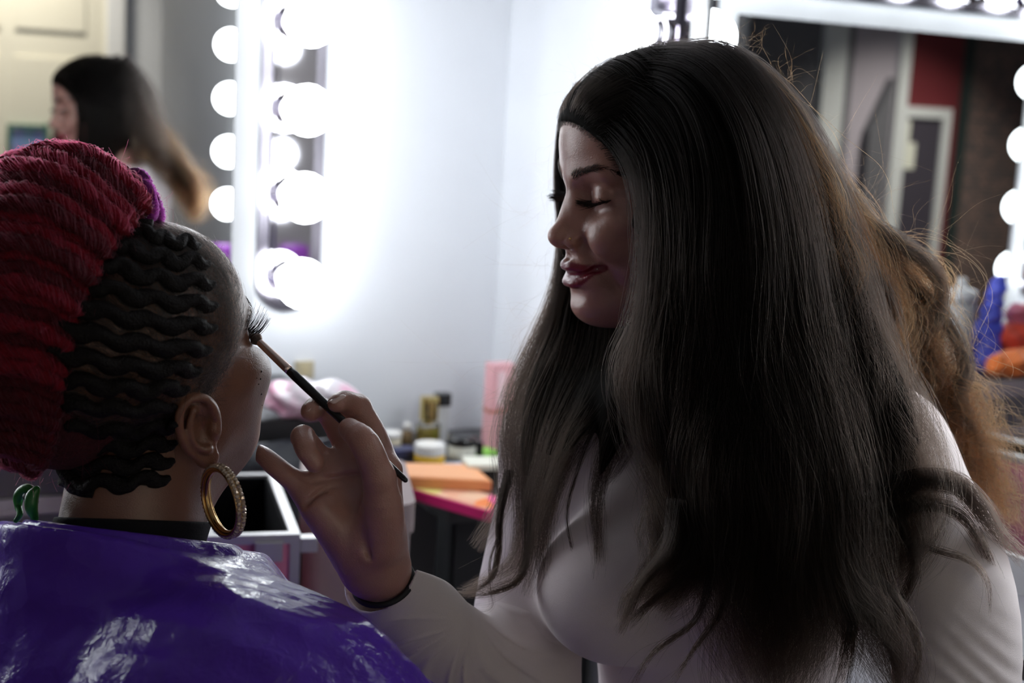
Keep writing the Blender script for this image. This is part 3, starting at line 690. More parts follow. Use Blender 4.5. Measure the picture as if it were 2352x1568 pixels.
for k, a, s in zip(CK, CA, (1, -1)):
    fcb.cap(HPC + TL * s * .1 - (0, 0, .02), k, .09, .06, .04); fcb.cap(k, a, .058, .036, .02); fcb.cap(a - (0, 0, .04), a + LC_ * .15 - (0, 0, .06), .036, .026, .02)
    e = N_C + s * TL * .21 - (0, 0, .325) + TF * .06; h = HPC + TL * s * .09 + LC_ * .22 + (0, 0, .08)
    fcb.chain([e, (e + h) / 2, h], (.045, .038, .026), .03)
hc = head_field(0.0, 1.0)
iC = np.linalg.inv(HC)
hc.cap(mm(0, -80, -45), at(iC, N_C), .049, .052, .030)
hc.cap(mm(0, -20, -90), at(iC, N_C + TF * .010), .030, .040, .03)
er, EQ = ear_field(-1, .10, 11, -6, 1); hc.ops += er.ops; hc.ops += ear_field(1, .10, 11, -6, 1)[0].ops
hc.plane(at(iC, N_C - (0, 0, .03)), at(iC, N_C - (0, 0, 1)) - at(iC, N_C))
VH, QH = surface(hc, mm(-105, -210, -230), mm(105, 60, 125), .0014); VH = relax(VH, QH, 1)
VB, QB = surface(fcb, np.minimum(HPC, CS_R) - (.25, .25, .60), np.maximum(CS_L, HPC + LC_ * .7) + (.25, .1, .08), .009, 4)
lip = np.concatenate((lip_mask(VH, 0.0), np.zeros(len(VB))))
V, Q = join([(at(HC, VH), QH), (VB, QB)])
client = thing('person', 'woman in a shiny purple cape seen from behind, head tilted back for her make-up', 'person', (HPC[0], HPC[1], 0))
cloc = L3((HPC[0], HPC[1], 0))
me = quadmesh('body', V - cloc, Q); attr(me, 'lip', lip); body_c = link('body', me, skin_c, client)
# black undershirt with a round collar
sh = Field(); ctorso(sh, .005); sh.plane(N_C - (0, 0, .012), (0, 0, 1), .003); sh.plane(HPC, (0, 0, -1), .004)
HCW = hc.xform(HC); col = Field(); col.fun('u', 0., lambda p: HCW(p, .05) - F32(.0034), N_C - .16, N_C + .16)
col.plane(P(283, 1192, 1.115), np.cross(P(455, 1200, 1) - CAM, P(95, 1188, 1) - CAM) * (1 if np.cross(P(455, 1200, 1) - CAM, P(95, 1188, 1) - CAM)[2] > 0 else -1), .001); col.plane(N_C - (0, 0, .022), (0, 0, -1), .001)
Vc, Qc = surface(col, N_C - .13, N_C + .13, .0016, 4)
V, Q = surface(sh, np.minimum(HPC, CS_R) - (.25, .25, .1), np.maximum(CS_L, HPC) + (.25, .25, .15), .0045); V = relax(V, Q, 1); V, Q = join([(V, Q), (Vc, Qc)])
black_cotton = add_noise(mat('black_cotton', (.012, .012, .014), .85, spec=.2), 300, .2, .2, 700)
link('undershirt', quadmesh('undershirt', V - cloc, Q), black_cotton, client)
# purple plastic cape, its back panel lying over the front one
def cape_field(o):
    f = Field(); ctorso(f, .014 + o)
    f.cap(N_C + (0, 0, .022), N_C - (0, 0, .02), .070 + o, .078 + o, .02); f.cap(N_C - (0, 0, .02), N_C - (0, 0, .07), .074 + o, .100 + o, .04)
    for a in np.linspace(0, 2 * math.pi, 14, endpoint=False):
        d = TL * math.cos(a) * .22 + TF * (math.sin(a) * .17 + .05); f.cap(N_C - (0, 0, .27) + d * .62, N_C - (0, 0, .62) + d * 1.25, .045 + o, .05 + o, .07)
    f.cap(CHC, N_C - (0, 0, .55), .15 + o, .22 + o, .06)
    f.chain([CS_R, P(632, 1600, 1.02), P(800, 1790, 1.02)], (.060 + o, .066 + o, .080 + o), .05)
    def wr(p):
        q = (p - N_C.astype(F32)); a = q @ TL.astype(F32); b = q @ TF.astype(F32); z = q[:, 2]
        w = np.clip((-z - .03) / .1, 0, 1)
        tri = lambda t: np.abs(t - np.floor(t) - .5)
        g_ = (tri((a + b) * 26) + tri((a - b) * 26 + z * 8)) * .0042 * w
        return (g_ + .0022 * np.sin(a * 70 + 9 * z * 6 + 2 * np.sin(b * 33)) * w + .0012 * np.sin(b * 120 + a * 60 + 3 * np.sin(z * 40))).astype(F32)
    f.fun('d', 0., wr, (-3, -3, -3), (3, 4, 3)); return f
FOLD = P(400, 1262, 1.05), P(770, 1424, .99)
fd = FOLD[1] - FOLD[0]; fn_ = np.cross(fd, FW); fn_ = fn_ if fn_[2] > 0 else -fn_
blo, bhi = np.minimum(HPC, CS_R) - (.32, .32, .14), np.maximum(CS_L, HPC) + (.35, .40, .20)
cf = cape_field(0); nk = P(283, 1219, 1.115); tilt = np.cross(P(470, 1240, 1) - CAM, P(95, 1194, 1) - CAM); tilt = tilt if tilt[2] > 0 else -tilt
cf.plane(nk, tilt, .003); cf.cap(N_C + (0, 0, .2), N_C + (0, 0, .005), .0615, .0615, .003, 's')
cf.plane(HPC - (0, 0, .10), (0, 0, -1), .004)
V, Q = surface(cf, blo, bhi, .0036); V = relax(V, Q, 1)
cape_m = mat('purple_plastic', (.105, .036, .42), .2, spec=.26, Transmission_Weight=0.0); n, l, b = nodes(cape_m)
b.inputs['Subsurface Weight'].default_value = .25; b.inputs['Subsurface Scale'].default_value = .015; b.inputs['Subsurface Radius'].default_value = (.6, .3, 1)
tc = n.new('ShaderNodeTexCoord')
def tex(kind, scale, **kw):
    t = n.new(kind); t.inputs['Scale'].default_value = scale; l.new(tc.outputs['Object'], t.inputs['Vector'])
    for k, v in kw.items(): t.inputs[k].default_value = v
    return t
def math_(op, a, c):
    m_ = n.new('ShaderNodeMath'); m_.operation = op
    for i, v in enumerate((a, c)):
        if isinstance(v, (int, float)): m_.inputs[i].default_value = v
        else: l.new(v, m_.inputs[i])
    return m_.outputs[0]
n1 = tex('ShaderNodeTexNoise', 85, Detail=4, Distortion=1.2); n2 = tex('ShaderNodeTexVoronoi', 42); n3 = tex('ShaderNodeTexNoise', 190, Detail=3, Distortion=.6); n4 = tex('ShaderNodeTexNoise', 9, Detail=2)
crk = math_('MULTIPLY', math_('ADD', math_('MULTIPLY', n1.outputs[0], 1.0), math_('MULTIPLY', n3.outputs[0], .35)), math_('POWER', n4.outputs[0], 2.0))
mp = n.new('ShaderNodeMapping'); mp.inputs['Rotation'].default_value = (.3, .5, .8); l.new(tc.outputs['Object'], mp.inputs[0])
w1 = n.new('ShaderNodeTexChecker'); w1.inputs['Scale'].default_value = 38; l.new(mp.outputs[0], w1.inputs['Vector'])
ht = math_('ADD', crk, math_('MULTIPLY', math_('ADD', n2.outputs['Distance'], math_('MULTIPLY', w1.outputs['Fac'], .25)), .5))
bp = n.new('ShaderNodeBump'); bp.inputs['Strength'].default_value = 1.0; bp.inputs['Distance'].default_value = .0045; l.new(ht, bp.inputs['Height']); l.new(bp.outputs[0], b.inputs['Normal'])
cape = link('cape', quadmesh('cape', V - cloc, Q), cape_m, client)
pf = cape_field(.012); pf.plane(FOLD[0], fn_, .001); pf.plane(nk - (0, 0, .004), tilt, .003); pf.cap(N_C + (0, 0, .2), N_C + (0, 0, .005), .0650, .0650, .003, 's')
pf.plane(HPC - (0, 0, .08), (0, 0, -1), .004)
V, Q = surface(pf, blo, bhi, .0036); V = relax(V, Q, 1)
link('back_panel', quadmesh('back_panel', V - cloc, Q), cape_m, cape)
# hoop earring through the lobe: two gold rails set with small stones
gold = mat('gold', (.75, .48, .20), .2, 1.0)
stone = mat('rhinestone', (.62, .50, .38), .12, .6)
lobe = at(HC, EQ(2, -31, 6))
HCN = P(512, 1151, float((lobe - CAM) @ FW) - .006); hr = .0262
hx = .72 * RT - .69 * FW * -1; hx = .62 * RT + .08 * UP + .76 * (-FW); hx /= np.linalg.norm(hx); hy = UP + .22 * -RT; hy -= hx * (hy @ hx); hy /= np.linalg.norm(hy); hz = np.cross(hx, hy)
hoop = thing('hoop_earring', 'gold hoop earring set with small stones, hanging from the ear of the seated woman', 'earring', tuple(HCN))
for off in (-.0030, .0030):
    tube([hr * (math.cos(a) * hx + math.sin(a) * hy) + off * hz for a in np.linspace(0, 2 * math.pi, 72, endpoint=False)], .0012, 8, True, 'gold_rail', gold, hoop)
tube([(hr - .0010) * (math.cos(a) * hx + math.sin(a) * hy) for a in np.linspace(0, 2 * math.pi, 72, endpoint=False)], .0026, 8, True, 'inner_band', gold, hoop)
sbm = bmesh.new(); bmesh.ops.create_icosphere(sbm, subdivisions=1, radius=.0022); sme = bpy.data.meshes.new('stone'); sbm.to_mesh(sme); sbm.free(); sme.materials.append(stone)
for i in range(56):
    a = 2 * math.pi * i / 56
    for off in (-.0019, .0019):
        o = link('stone', sme, None, hoop); o.location = (hr + .0013) * (math.cos(a + off * 20) * hx + math.sin(a + off * 20) * hy) + off * hz; o.rotation_euler = (rnd.random() * 3, rnd.random() * 3, 0)
# ------------------------------------------------------------------ hair of the dark-haired woman
RS = np.random.default_rng(11)
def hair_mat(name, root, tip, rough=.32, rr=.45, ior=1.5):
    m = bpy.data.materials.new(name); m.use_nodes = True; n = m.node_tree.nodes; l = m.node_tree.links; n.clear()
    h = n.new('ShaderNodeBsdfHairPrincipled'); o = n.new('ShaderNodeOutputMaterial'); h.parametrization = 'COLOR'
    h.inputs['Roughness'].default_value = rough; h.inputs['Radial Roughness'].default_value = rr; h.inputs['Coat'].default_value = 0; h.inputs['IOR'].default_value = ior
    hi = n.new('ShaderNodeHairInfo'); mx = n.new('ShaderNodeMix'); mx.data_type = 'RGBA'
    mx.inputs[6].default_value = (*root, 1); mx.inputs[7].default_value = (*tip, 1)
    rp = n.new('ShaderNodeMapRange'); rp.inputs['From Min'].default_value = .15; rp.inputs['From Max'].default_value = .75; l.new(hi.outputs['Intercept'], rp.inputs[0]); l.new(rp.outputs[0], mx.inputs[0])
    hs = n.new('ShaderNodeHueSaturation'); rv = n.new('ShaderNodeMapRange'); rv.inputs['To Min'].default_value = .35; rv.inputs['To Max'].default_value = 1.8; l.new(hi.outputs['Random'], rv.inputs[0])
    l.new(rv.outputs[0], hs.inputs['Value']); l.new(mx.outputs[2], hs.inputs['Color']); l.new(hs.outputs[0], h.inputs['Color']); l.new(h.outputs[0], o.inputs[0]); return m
def curves_obj(name, A, rad, m, parent=None, off=0.):
    """A: list of (N, K, 3) arrays; rad: matching list of (K,) radii"""
    sizes = np.concatenate([np.full(a.shape[0], a.shape[1], np.int32) for a in A])
    cu = bpy.data.hair_curves.new(name); cu.add_curves(sizes.tolist())
    pos = np.concatenate([(a - off).reshape(-1, 3) for a in A]).astype(np.float32)
    cu.attributes['position'].data.foreach_set('vector', pos.ravel())
    r = np.concatenate([np.broadcast_to(q, a.shape[:2]).ravel() for a, q in zip(A, rad)]).astype(np.float32)
    at_ = cu.attributes.get('radius') or cu.attributes.new('radius', 'FLOAT', 'POINT'); at_.data.foreach_set('value', r)
    cu.materials.append(m); o = bpy.data.objects.new(name, cu); C.objects.link(o)
    if parent is not None: o.parent = parent
    return o
def resample(pts, K):
    p = spline(pts, 8); s = np.concatenate(([0], np.cumsum(np.linalg.norm(np.diff(p, axis=0), axis=1)))); u = np.linspace(0, s[-1], K)
    return np.stack([np.interp(u, s, p[:, i]) for i in range(3)], 1)
def lock(pts, n, R, K=28, wave=.004, wl=.10, fly=.002, flyaway=.04, jit=.25, flat=(1., 1.), clump=26, tight=.22):
    """n strands round a guide; R = widths (m) along it"""
    g = resample(pts, K); t = np.gradient(g, axis=0); t /= np.linalg.norm(t, axis=1)[:, None]
    a = FW - t * (t @ FW)[:, None]; a /= np.linalg.norm(a, axis=1)[:, None] + 1e-9; b = np.cross(t, a)      # a: in depth, b: across
    s = np.linspace(0, 1, K); Rk = np.interp(s, np.linspace(0, 1, len(R)), R)
    ang = RS.random(n) * 2 * np.pi; rr = np.sqrt(RS.random(n)) ; u = rr * np.cos(ang) * flat[0]; v = rr * np.sin(ang) * flat[1]
    # strands gather in clumps
    nc = max(3, n // clump); cl = RS.integers(0, nc, n); cu_, cv_ = RS.normal(0, .46, nc) * flat[0], RS.normal(0, .46, nc) * flat[1]
    mixk = .25 + .6 * s
    U = u[:, None] * (1 - mixk) + (cu_[cl][:, None] + tight * u[:, None]) * mixk; V_ = v[:, None] * (1 - mixk) + (cv_[cl][:, None] + tight * v[:, None]) * mixk
    L = np.linalg.norm(np.diff(g, axis=0), axis=1).sum(); ph = RS.random((nc, 2))[cl] * 6.28 + RS.normal(0, .35, (n, 2)); w = L / wl * 6.28 * (.8 + .4 * RS.random(nc))[cl]
    amp = wave * np.clip((s - .25) / .6, 0, 1)[None] * (.4 + 1.2 * RS.random(nc))[cl][:, None]
    U = U * Rk + amp * np.sin(w[:, None] * s + ph[:, :1]); V_ = V_ * Rk + amp * np.sin(w[:, None] * s * .83 + ph[:, 1:])
    f = RS.normal(0, 1, (n, 4)); isf = (RS.random(n) < flyaway)[:, None] * 5 + 1
    U += fly * isf * (f[:, :1] * np.sin(s * 5 + f[:, 1:2] * 3) * s + .5 * f[:, 2:3] * s ** 2); V_ += fly * isf * (f[:, 2:3] * np.sin(s * 6 + f[:, 3:4] * 3) * s + .6 * f[:, :1] * s ** 2)
    X = g[None] + U[..., None] * a[None] + V_[..., None] * b[None]
    end = 1 - jit * RS.random(n) ** 1.5                                    # uneven ends
    q = s[None] * end[:, None] * (K - 1); i0 = np.minimum(q.astype(int), K - 2); fr = (q - i0)[..., None]
    idx = np.arange(n)[:, None]; return X[idx, i0] * (1 - fr) + X[idx, i0 + 1] * fr
def G(*p): return np.array([P(*q) for q in p])
dark_hair = hair_mat('dark_brown_hair', (.007, .0055, .005), (.011, .007, .005), ior=1.21)
brown_hair = hair_mat('backlit_brown_hair', (.010, .006, .004), (.066, .023, .007), .3, .45, 1.2)  # brown ends; the lamp-lit tone of the back edge is in this colour
near = [  # near side, falling in front of her left shoulder
 (G((1312, 242, 1.262), (1400, 277, 1.222), (1478, 359, 1.196), (1520, 480, 1.190), (1522, 640, 1.190), (1505, 780, 1.190), (1490, 900, 1.182), (1530, 1050, 1.168), (1550, 1190, 1.155), (1540, 1290, 1.150), (1470, 1390, 1.150)), (.012, .018, .024, .026, .026, .022, .016, .006), 1.0),
 (G((1365, 195, 1.268), (1480, 251, 1.215), (1560, 376, 1.188), (1584, 560, 1.182), (1580, 760, 1.184), (1569, 950, 1.170), (1610, 1130, 1.150), (1610, 1270, 1.138), (1500, 1395, 1.140)), (.016, .026, .034, .038, .038, .034, .024, .008), 1.2),
 (G((1425, 170, 1.272), (1563, 212, 1.205), (1637, 350, 1.178), (1660, 560, 1.172), (1659, 800, 1.174), (1673, 1000, 1.160), (1690, 1200, 1.138), (1720, 1400, 1.130), (1760, 1600, 1.120)), (.018, .030, .038, .042, .044, .046, .044, .034), 1.3),
 (G((1490, 146, 1.276), (1613, 182, 1.205), (1698, 316, 1.178), (1739, 520, 1.172), (1750, 760, 1.172), (1788, 1000, 1.155), (1820, 1200, 1.135), (1850, 1400, 1.128), (1800, 1620, 1.120)), (.018, .030, .038, .042, .046, .048, .046, .036), 1.3),
 (G((1560, 138, 1.284), (1667, 162, 1.220), (1754, 299, 1.190), (1809, 480, 1.185), (1844, 700, 1.185), (1882, 900, 1.170), (1920, 1100, 1.150), (1940, 1300, 1.138), (2020, 1450, 1.130), (2070, 1600, 1.12)), (.018, .028, .036, .040, .044, .048, .044, .020), 1.2),
 (G((1613, 142, 1.292), (1707, 174, 1.240), (1796, 290, 1.215), (1859, 430, 1.21), (1914, 620, 1.205), (1965, 800, 1.195), (2023, 960, 1.180), (2085, 1110, 1.170), (2080, 1230, 1.160), (2010, 1340, 1.15)), (.016, .024, .032, .036, .042, .046, .038, .018), 1.1),
]
back = [  # behind the near shoulder
 (G((1660, 146, 1.300), (1744, 199, 1.280), (1812, 307, 1.265), (1879, 430, 1.265), (1964, 560, 1.270), (2034, 680, 1.30), (2084, 790, 1.335), (2117, 900, 1.355), (2169, 1010, 1.36), (2240, 1100, 1.35), (2330, 1210, 1.33)), (.014, .022, .030, .034, .040, .044, .040, .026), 1.0),
 (G((1637, 144, 1.310), (1734, 208, 1.300), (1804, 342, 1.290), (1884, 500, 1.290), (1974, 640, 1.31), (2023, 780, 1.345), (2057, 900, 1.365), (2099, 1010, 1.37)), (.014, .022, .030, .036, .044, .048, .040, .03), .8),
]
far = [   # beyond the face, over the far shoulder
 (G((1305, 235, 1.285), (1290, 300, 1.322), (1284, 420, 1.345), (1295, 560, 1.352), (1278, 690, 1.350), (1230, 810, 1.340), (1188, 910, 1.320), (1168, 1010, 1.305), (1170, 1100, 1.295), (1140, 1190, 1.290), (1090, 1262, 1.285)), (.005, .006, .008, .014, .020, .020, .018, .010), .6),
 (G((1340, 200, 1.300), (1320, 400, 1.362), (1330, 600, 1.372), (1300, 760, 1.350), (1262, 860, 1.315), (1222, 970, 1.295), (1208, 1090, 1.282), (1205, 1200, 1.272), (1180, 1300, 1.266), (1060, 1358, 1.262)), (.012, .018, .022, .028, .028, .022, .014, .005), .7),
 (G((1390, 160, 1.310), (1370, 420, 1.372), (1375, 640, 1.375), (1350, 800, 1.330), (1305, 920, 1.285), (1262, 1040, 1.265), (1240, 1150, 1.255), (1232, 1260, 1.250), (1205, 1370, 1.248)), (.014, .022, .028, .034, .034, .026, .016, .006), .8),
 (G((1440, 130, 1.318), (1430, 430, 1.380), (1430, 660, 1.375), (1405, 820, 1.310), (1360, 930, 1.262), (1300, 1030, 1.245), (1262, 1130, 1.240), (1240, 1240, 1.240), (1252, 1330, 1.238)), (.014, .024, .030, .036, .036, .026, .014, .005), .8),
 (G((1500, 112, 1.320), (1500, 450, 1.385), (1490, 700, 1.36), (1465, 820, 1.300), (1435, 910, 1.250), (1405, 1000, 1.238), (1378, 1090, 1.232), (1366, 1180, 1.222), (1374, 1260, 1.212), (1368, 1335, 1.205)), (.014, .024, .030, .034, .028, .016, .006, .003), .6),
 (G((1540, 300, 1.36), (1530, 600, 1.35), (1500, 780, 1.29), (1480, 870, 1.250), (1462, 950, 1.232), (1440, 1030, 1.228), (1390, 1110, 1.230)), (.02, .03, .034, .032, .026, .012, .004), .6),
 (G((1560, 108, 1.325), (1600, 380, 1.385), (1620, 640, 1.39), (1610, 860, 1.365), (1590, 1000, 1.31)), (.016, .030, .040, .046, .044), .5),
 (G((1620, 112, 1.330), (1720, 330, 1.375), (1780, 600, 1.385), (1820, 850, 1.375), (1850, 1000, 1.36)), (.016, .030, .042, .050, .046), .5),
 (G((1306, 232, 1.280), (1345, 236, 1.250), (1410, 285, 1.222), (1468, 380, 1.200), (1502, 500, 1.192), (1512, 620, 1.190)), (.006, .010, .013, .014, .013, .012), .3),
]
wisps = [ # thin tresses
 (G((2000, 520, 1.26), (2080, 560, 1.265), (2150, 620, 1.27), (2172, 690, 1.28), (2145, 760, 1.29), (2100, 790, 1.30)), (.014, .012, .010, .008, .006), 220),
 (G((1960, 600, 1.235), (2020, 640, 1.24), (2050, 720, 1.24), (2030, 810, 1.24), (2045, 880, 1.235)), (.012, .012, .010, .007), 220),
 (G((2080, 640, 1.29), (2160, 720, 1.30), (2215, 830, 1.32), (2200, 920, 1.33), (2250, 1010, 1.34), (2290, 1100, 1.34)), (.010, .012, .012, .010, .006), 240),
 (G((1860, 560, 1.165), (1880, 700, 1.16), (1850, 830, 1.155), (1880, 940, 1.15), (1860, 1040, 1.145)), (.010, .012, .010, .008), 160),
 (G((1990, 1300, 1.13), (2080, 1400, 1.12), (2110, 1500, 1.115), (2090, 1590, 1.11)), (.006, .005, .004, .003), 90),
 (G((1640, 1300, 1.115), (1600, 1420, 1.11), (1500, 1500, 1.11), (1440, 1590, 1.112)), (.006, .004, .003, .002), 50),
 (G((1420, 880, 1.25), (1365, 980, 1.238), (1325, 1080, 1.235), (1302, 1180, 1.232), (1320, 1290, 1.225), (1290, 1390, 1.222)), (.003, .0025, .002, .001), 26),
 (G((1530, 1000, 1.165), (1545, 1150, 1.150), (1520, 1270, 1.140), (1440, 1370, 1.140), (1420, 1425, 1.140)), (.006, .008, .006, .003), 200),
 (G((1560, 1150, 1.135), (1540, 1260, 1.125), (1470, 1350, 1.125), (1420, 1460, 1.130)), (.012, .010, .006, .004), 260),
 (G((1600, 1230, 1.13), (1560, 1330, 1.12), (1480, 1400, 1.12), (1440, 1440, 1.125)), (.012, .010, .005, .003), 200),
 (G((1700, 1250, 1.12), (1660, 1400, 1.112), (1590, 1500, 1.11), (1530, 1580, 1.11)), (.006, .004, .003, .002), 60),
 (G((1170, 1080, 1.290), (1150, 1180, 1.280), (1145, 1270, 1.270), (1130, 1330, 1.262), (1085, 1362, 1.258), (1045, 1358, 1.256)), (.006, .005, .0035, .0025), 120),
 (G((1215, 1150, 1.270), (1212, 1260, 1.258), (1190, 1330, 1.250), (1130, 1356, 1.246), (1060, 1358, 1.244)), (.008, .006, .004, .0025), 160),
 (G((1145, 1120, 1.285), (1150, 1200, 1.276), (1125, 1290, 1.268), (1130, 1370, 1.262), (1128, 1398, 1.26), (1095, 1400, 1.258), (1078, 1388, 1.256)), (.002, .0015, .0012, .001), 16),
 (G((1900, 1190, 1.160), (1990, 1140, 1.155), (2070, 1105, 1.150), (2130, 1095, 1.150), (2200, 1110, 1.160), (2250, 1160, 1.175), (2300, 1230, 1.20), (2360, 1290, 1.22)), (.004, .010, .012, .010, .010, .009), 420),
 (G((1900, 1240, 1.16), (2000, 1190, 1.155), (2070, 1168, 1.150), (2150, 1160, 1.152), (2210, 1180, 1.160), (2250, 1230, 1.175), (2280, 1310, 1.19), (2300, 1400, 1.20)), (.003, .007, .007, .005, .002), 130),
 (G((1930, 1200, 1.155), (2050, 1230, 1.150), (2150, 1265, 1.150), (2230, 1290, 1.155), (2265, 1340, 1.16), (2270, 1420, 1.16)), (.008, .004, .003, .002), 60),
 (G((2000, 1080, 1.16), (2070, 1190, 1.150), (2105, 1300, 1.140), (2060, 1420, 1.135), (2090, 1560, 1.13)), (.010, .008, .005, .003), 140),
 (G((1950, 1250, 1.130), (2000, 1400, 1.120), (2050, 1500, 1.115), (2060, 1600, 1.11)), (.014, .010, .007, .004), 260),
 (G((1940, 1230, 1.130), (1960, 1420, 1.120), (1930, 1600, 1.110)), (.014, .012, .012), 260),
]
HR = .00009
sets = []; rads = []
taper = lambda K, r=HR: r * np.interp(np.linspace(0, 1, K), (0, .6, 1), (1, .9, .35))
for pts, R, k in near: sets.append(lock(pts, int(1300 * k), R, 34, .0085, .17, .0014, .03)); rads.append(taper(34, .00011)); sets.append(lock(pts, int(1300 * k), [r * .95 for r in R], 36, .012, .15, .0009, .02, .2, (1., 1.), 75, .16)); rads.append(taper(36, .00013))
for pts, R, k in far: sets.append(lock(pts, int(1000 * k), R, 28, .0035, .13, .0016, .03)); rads.append(taper(28))
for pts, R, n in wisps: sets.append(lock(pts, n, R, 22, .002, .10, .0012, .08, .35)); rads.append(taper(22, .00012))
curves_obj('hair_strands', sets, rads, dark_hair, woman, wloc)
sets = []; rads = []
for pts, R, k in back: sets.append(lock(pts, int(800 * k), R, 34, .010, .06, .0036, .12)); rads.append(taper(34, .00017))
# light brown lengths and frizz along the back edge, lamp light put into their colour
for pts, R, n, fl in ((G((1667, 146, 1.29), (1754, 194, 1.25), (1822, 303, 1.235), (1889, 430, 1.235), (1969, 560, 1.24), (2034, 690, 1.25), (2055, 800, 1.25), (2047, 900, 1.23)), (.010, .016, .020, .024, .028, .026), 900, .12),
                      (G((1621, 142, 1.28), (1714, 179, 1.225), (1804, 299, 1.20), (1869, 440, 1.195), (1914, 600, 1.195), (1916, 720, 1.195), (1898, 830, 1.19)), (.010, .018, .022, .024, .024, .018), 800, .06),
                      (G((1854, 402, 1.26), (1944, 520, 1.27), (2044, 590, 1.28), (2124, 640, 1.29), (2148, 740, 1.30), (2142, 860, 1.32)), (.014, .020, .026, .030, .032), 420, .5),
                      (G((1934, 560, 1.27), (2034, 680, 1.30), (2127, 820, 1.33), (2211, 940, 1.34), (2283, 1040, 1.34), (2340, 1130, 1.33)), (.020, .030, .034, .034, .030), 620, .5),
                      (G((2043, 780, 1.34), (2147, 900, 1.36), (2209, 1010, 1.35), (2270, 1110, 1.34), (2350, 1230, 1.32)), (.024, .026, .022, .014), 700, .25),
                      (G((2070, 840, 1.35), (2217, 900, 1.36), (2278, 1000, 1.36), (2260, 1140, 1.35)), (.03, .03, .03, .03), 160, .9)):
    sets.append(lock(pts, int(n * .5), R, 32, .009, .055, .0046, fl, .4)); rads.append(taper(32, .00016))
# single flyaway hairs
def flyaways(n, c0, c1, d0, d1, ln, sp):
    out = []
    for i in range(n):
        u = RS.random(); p0 = L3(P(*(np.array(c0) + u * (np.array(c1) - c0)), d0 + (d1 - d0) * RS.random()))
        a = RS.normal(0, 1, 3) * .5; dirv = sp[0] * RT + sp[1] * UP + .3 * RS.normal() * FW + .55 * (RS.normal() * RT + RS.normal() * UP); dirv /= np.linalg.norm(dirv)
        s = np.linspace(0, 1, 18)[:, None]; c = np.cross(dirv, FW) * RS.normal() * 3.0; q = np.cross(dirv, FW) + .4 * RS.normal(0, 1, 3)
        out.append(p0 + ln * (.4 + RS.random()) * (s * dirv + s ** 2 * c * .35 + .16 * np.sin(s * 5 * (1 + RS.random()) + 6 * RS.random()) * q * s))
    return np.array(out)
for a in ((50, (1880, 330), (2120, 600), 1.22, 1.30, .038, (.5, .35)), (70, (2050, 560), (2200, 900), 1.26, 1.34, .05, (.7, .0)), (50, (2150, 800), (2280, 1150), 1.30, 1.36, .045, (.8, -.2)),
          (60, (1420, 135), (1720, 105), 1.26, 1.30, .022, (.2, .7)), (40, (1700, 105), (1870, 330), 1.24, 1.30, .03, (.6, .5)), (45, (1285, 300), (1250, 720), 1.33, 1.36, .04, (-.5, -.6)),
          (60, (1250, 700), (1150, 1000), 1.31, 1.35, .045, (-.6, -.5)), (30, (1310, 225), (1420, 140), 1.27, 1.30, .022, (-.5, .6))):
    X = flyaways(*a); sets.append(X); rads.append(taper(18, .00004))
sets2 = []; rads2 = []
for pts, R, k in back: sets2.append(lock(pts, int(900 * k), [r * 1.06 for r in R], 34, .010, .06, .0030, .08)); rads2.append(taper(34, .00012))
curves_obj('under_lengths', sets2, rads2, dark_hair, woman, wloc)
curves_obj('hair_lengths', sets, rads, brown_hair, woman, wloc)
# dense inner mass of the hair
core = Field()
for pts, R, k in near: core.chain(pts[1:-2], [max(.006, r - .010) * .80 * min(1., (len(pts) - 3.2 - q) * .55) for q, r in enumerate(np.interp(np.linspace(.1, .8, len(pts) - 3), np.linspace(0, 1, len(R)), R))], .02, sub=3)
for pts, R, k in far[1:]: core.chain(pts[1:-3], [max(.004, r - .006) * .75 * min(1., (len(pts) - 4.4 - q) * .40) for q, r in enumerate(np.interp(np.linspace(.1, .65, len(pts) - 4), np.linspace(0, 1, len(R)), R))], .02, sub=3)
for pts, R, k in back: core.chain(pts[1:-3], [max(.006, r - .014) * .5 for r in np.interp(np.linspace(.1, .6, len(pts) - 4), np.linspace(0, 1, len(R)), R)], .02, sub=3)
sk = Field(); hfa0 = head_field(1.0); sk.fun('u', .01, lambda p: hfa0(p, .04) - F32(.0042), mm(-85, -175, -120), mm(85, 60, 125)); sk.cap(mm(0, -110, 0), mm(0, -100, -110), .062, .05, .03)
sk.ell(mm(0, 40, -10), mm(77, 82, 76), .006, 's'); sk.ell(mm(0, 40, -76), mm(90, 98, 82), .006, 's')
core.ops += sk.xform(HA).ops
V, Q = surface(core, P(1120, 1660, 1.1) - (.02, .15, .06), P(2200, 60, 1.44) + (.02, .05, .06), .0034); V = relax(V, Q, 2)
mass_m = mat('dark_hair_mass', (.006, .005, .004), .7, spec=.04)
link('hair_mass', quadmesh('hair_mass', V - wloc, Q), mass_m, woman)
# scalp hair lying along the parting, over the forehead
sets = []
for i in range(900):
    u = RS.random(); yy = 12 - 150 * u; zz = None
    d0 = np.array((RS.normal(0, 2), yy + 72, 0.)); sgn = 1 if RS.random() < .5 else -1
    th = np.linspace(.02, 1.25 + .2 * RS.random(), 20); rad = np.array((76., 95, 79)) + RS.random() * 4
    yb = (yy + 72) / 95.; yb = np.clip(yb, -.95, .90); cr = math.sqrt(1 - yb * yb)
    y2 = yb - .12 * (th / 1.3) ** 1.5 * (1 if yb > -.4 else .3)
    X = np.stack((sgn * np.sin(th) * cr * rad[0], y2 * rad[1], np.cos(th) * cr * rad[2]), 1) + (0, -74, 40)
    sets.append(at(HA, X * .001 + RS.normal(0, .0006, 3)))
sets = np.array(sets); curves_obj('parted_hair', [sets], [taper(20)], dark_hair, woman, wloc)
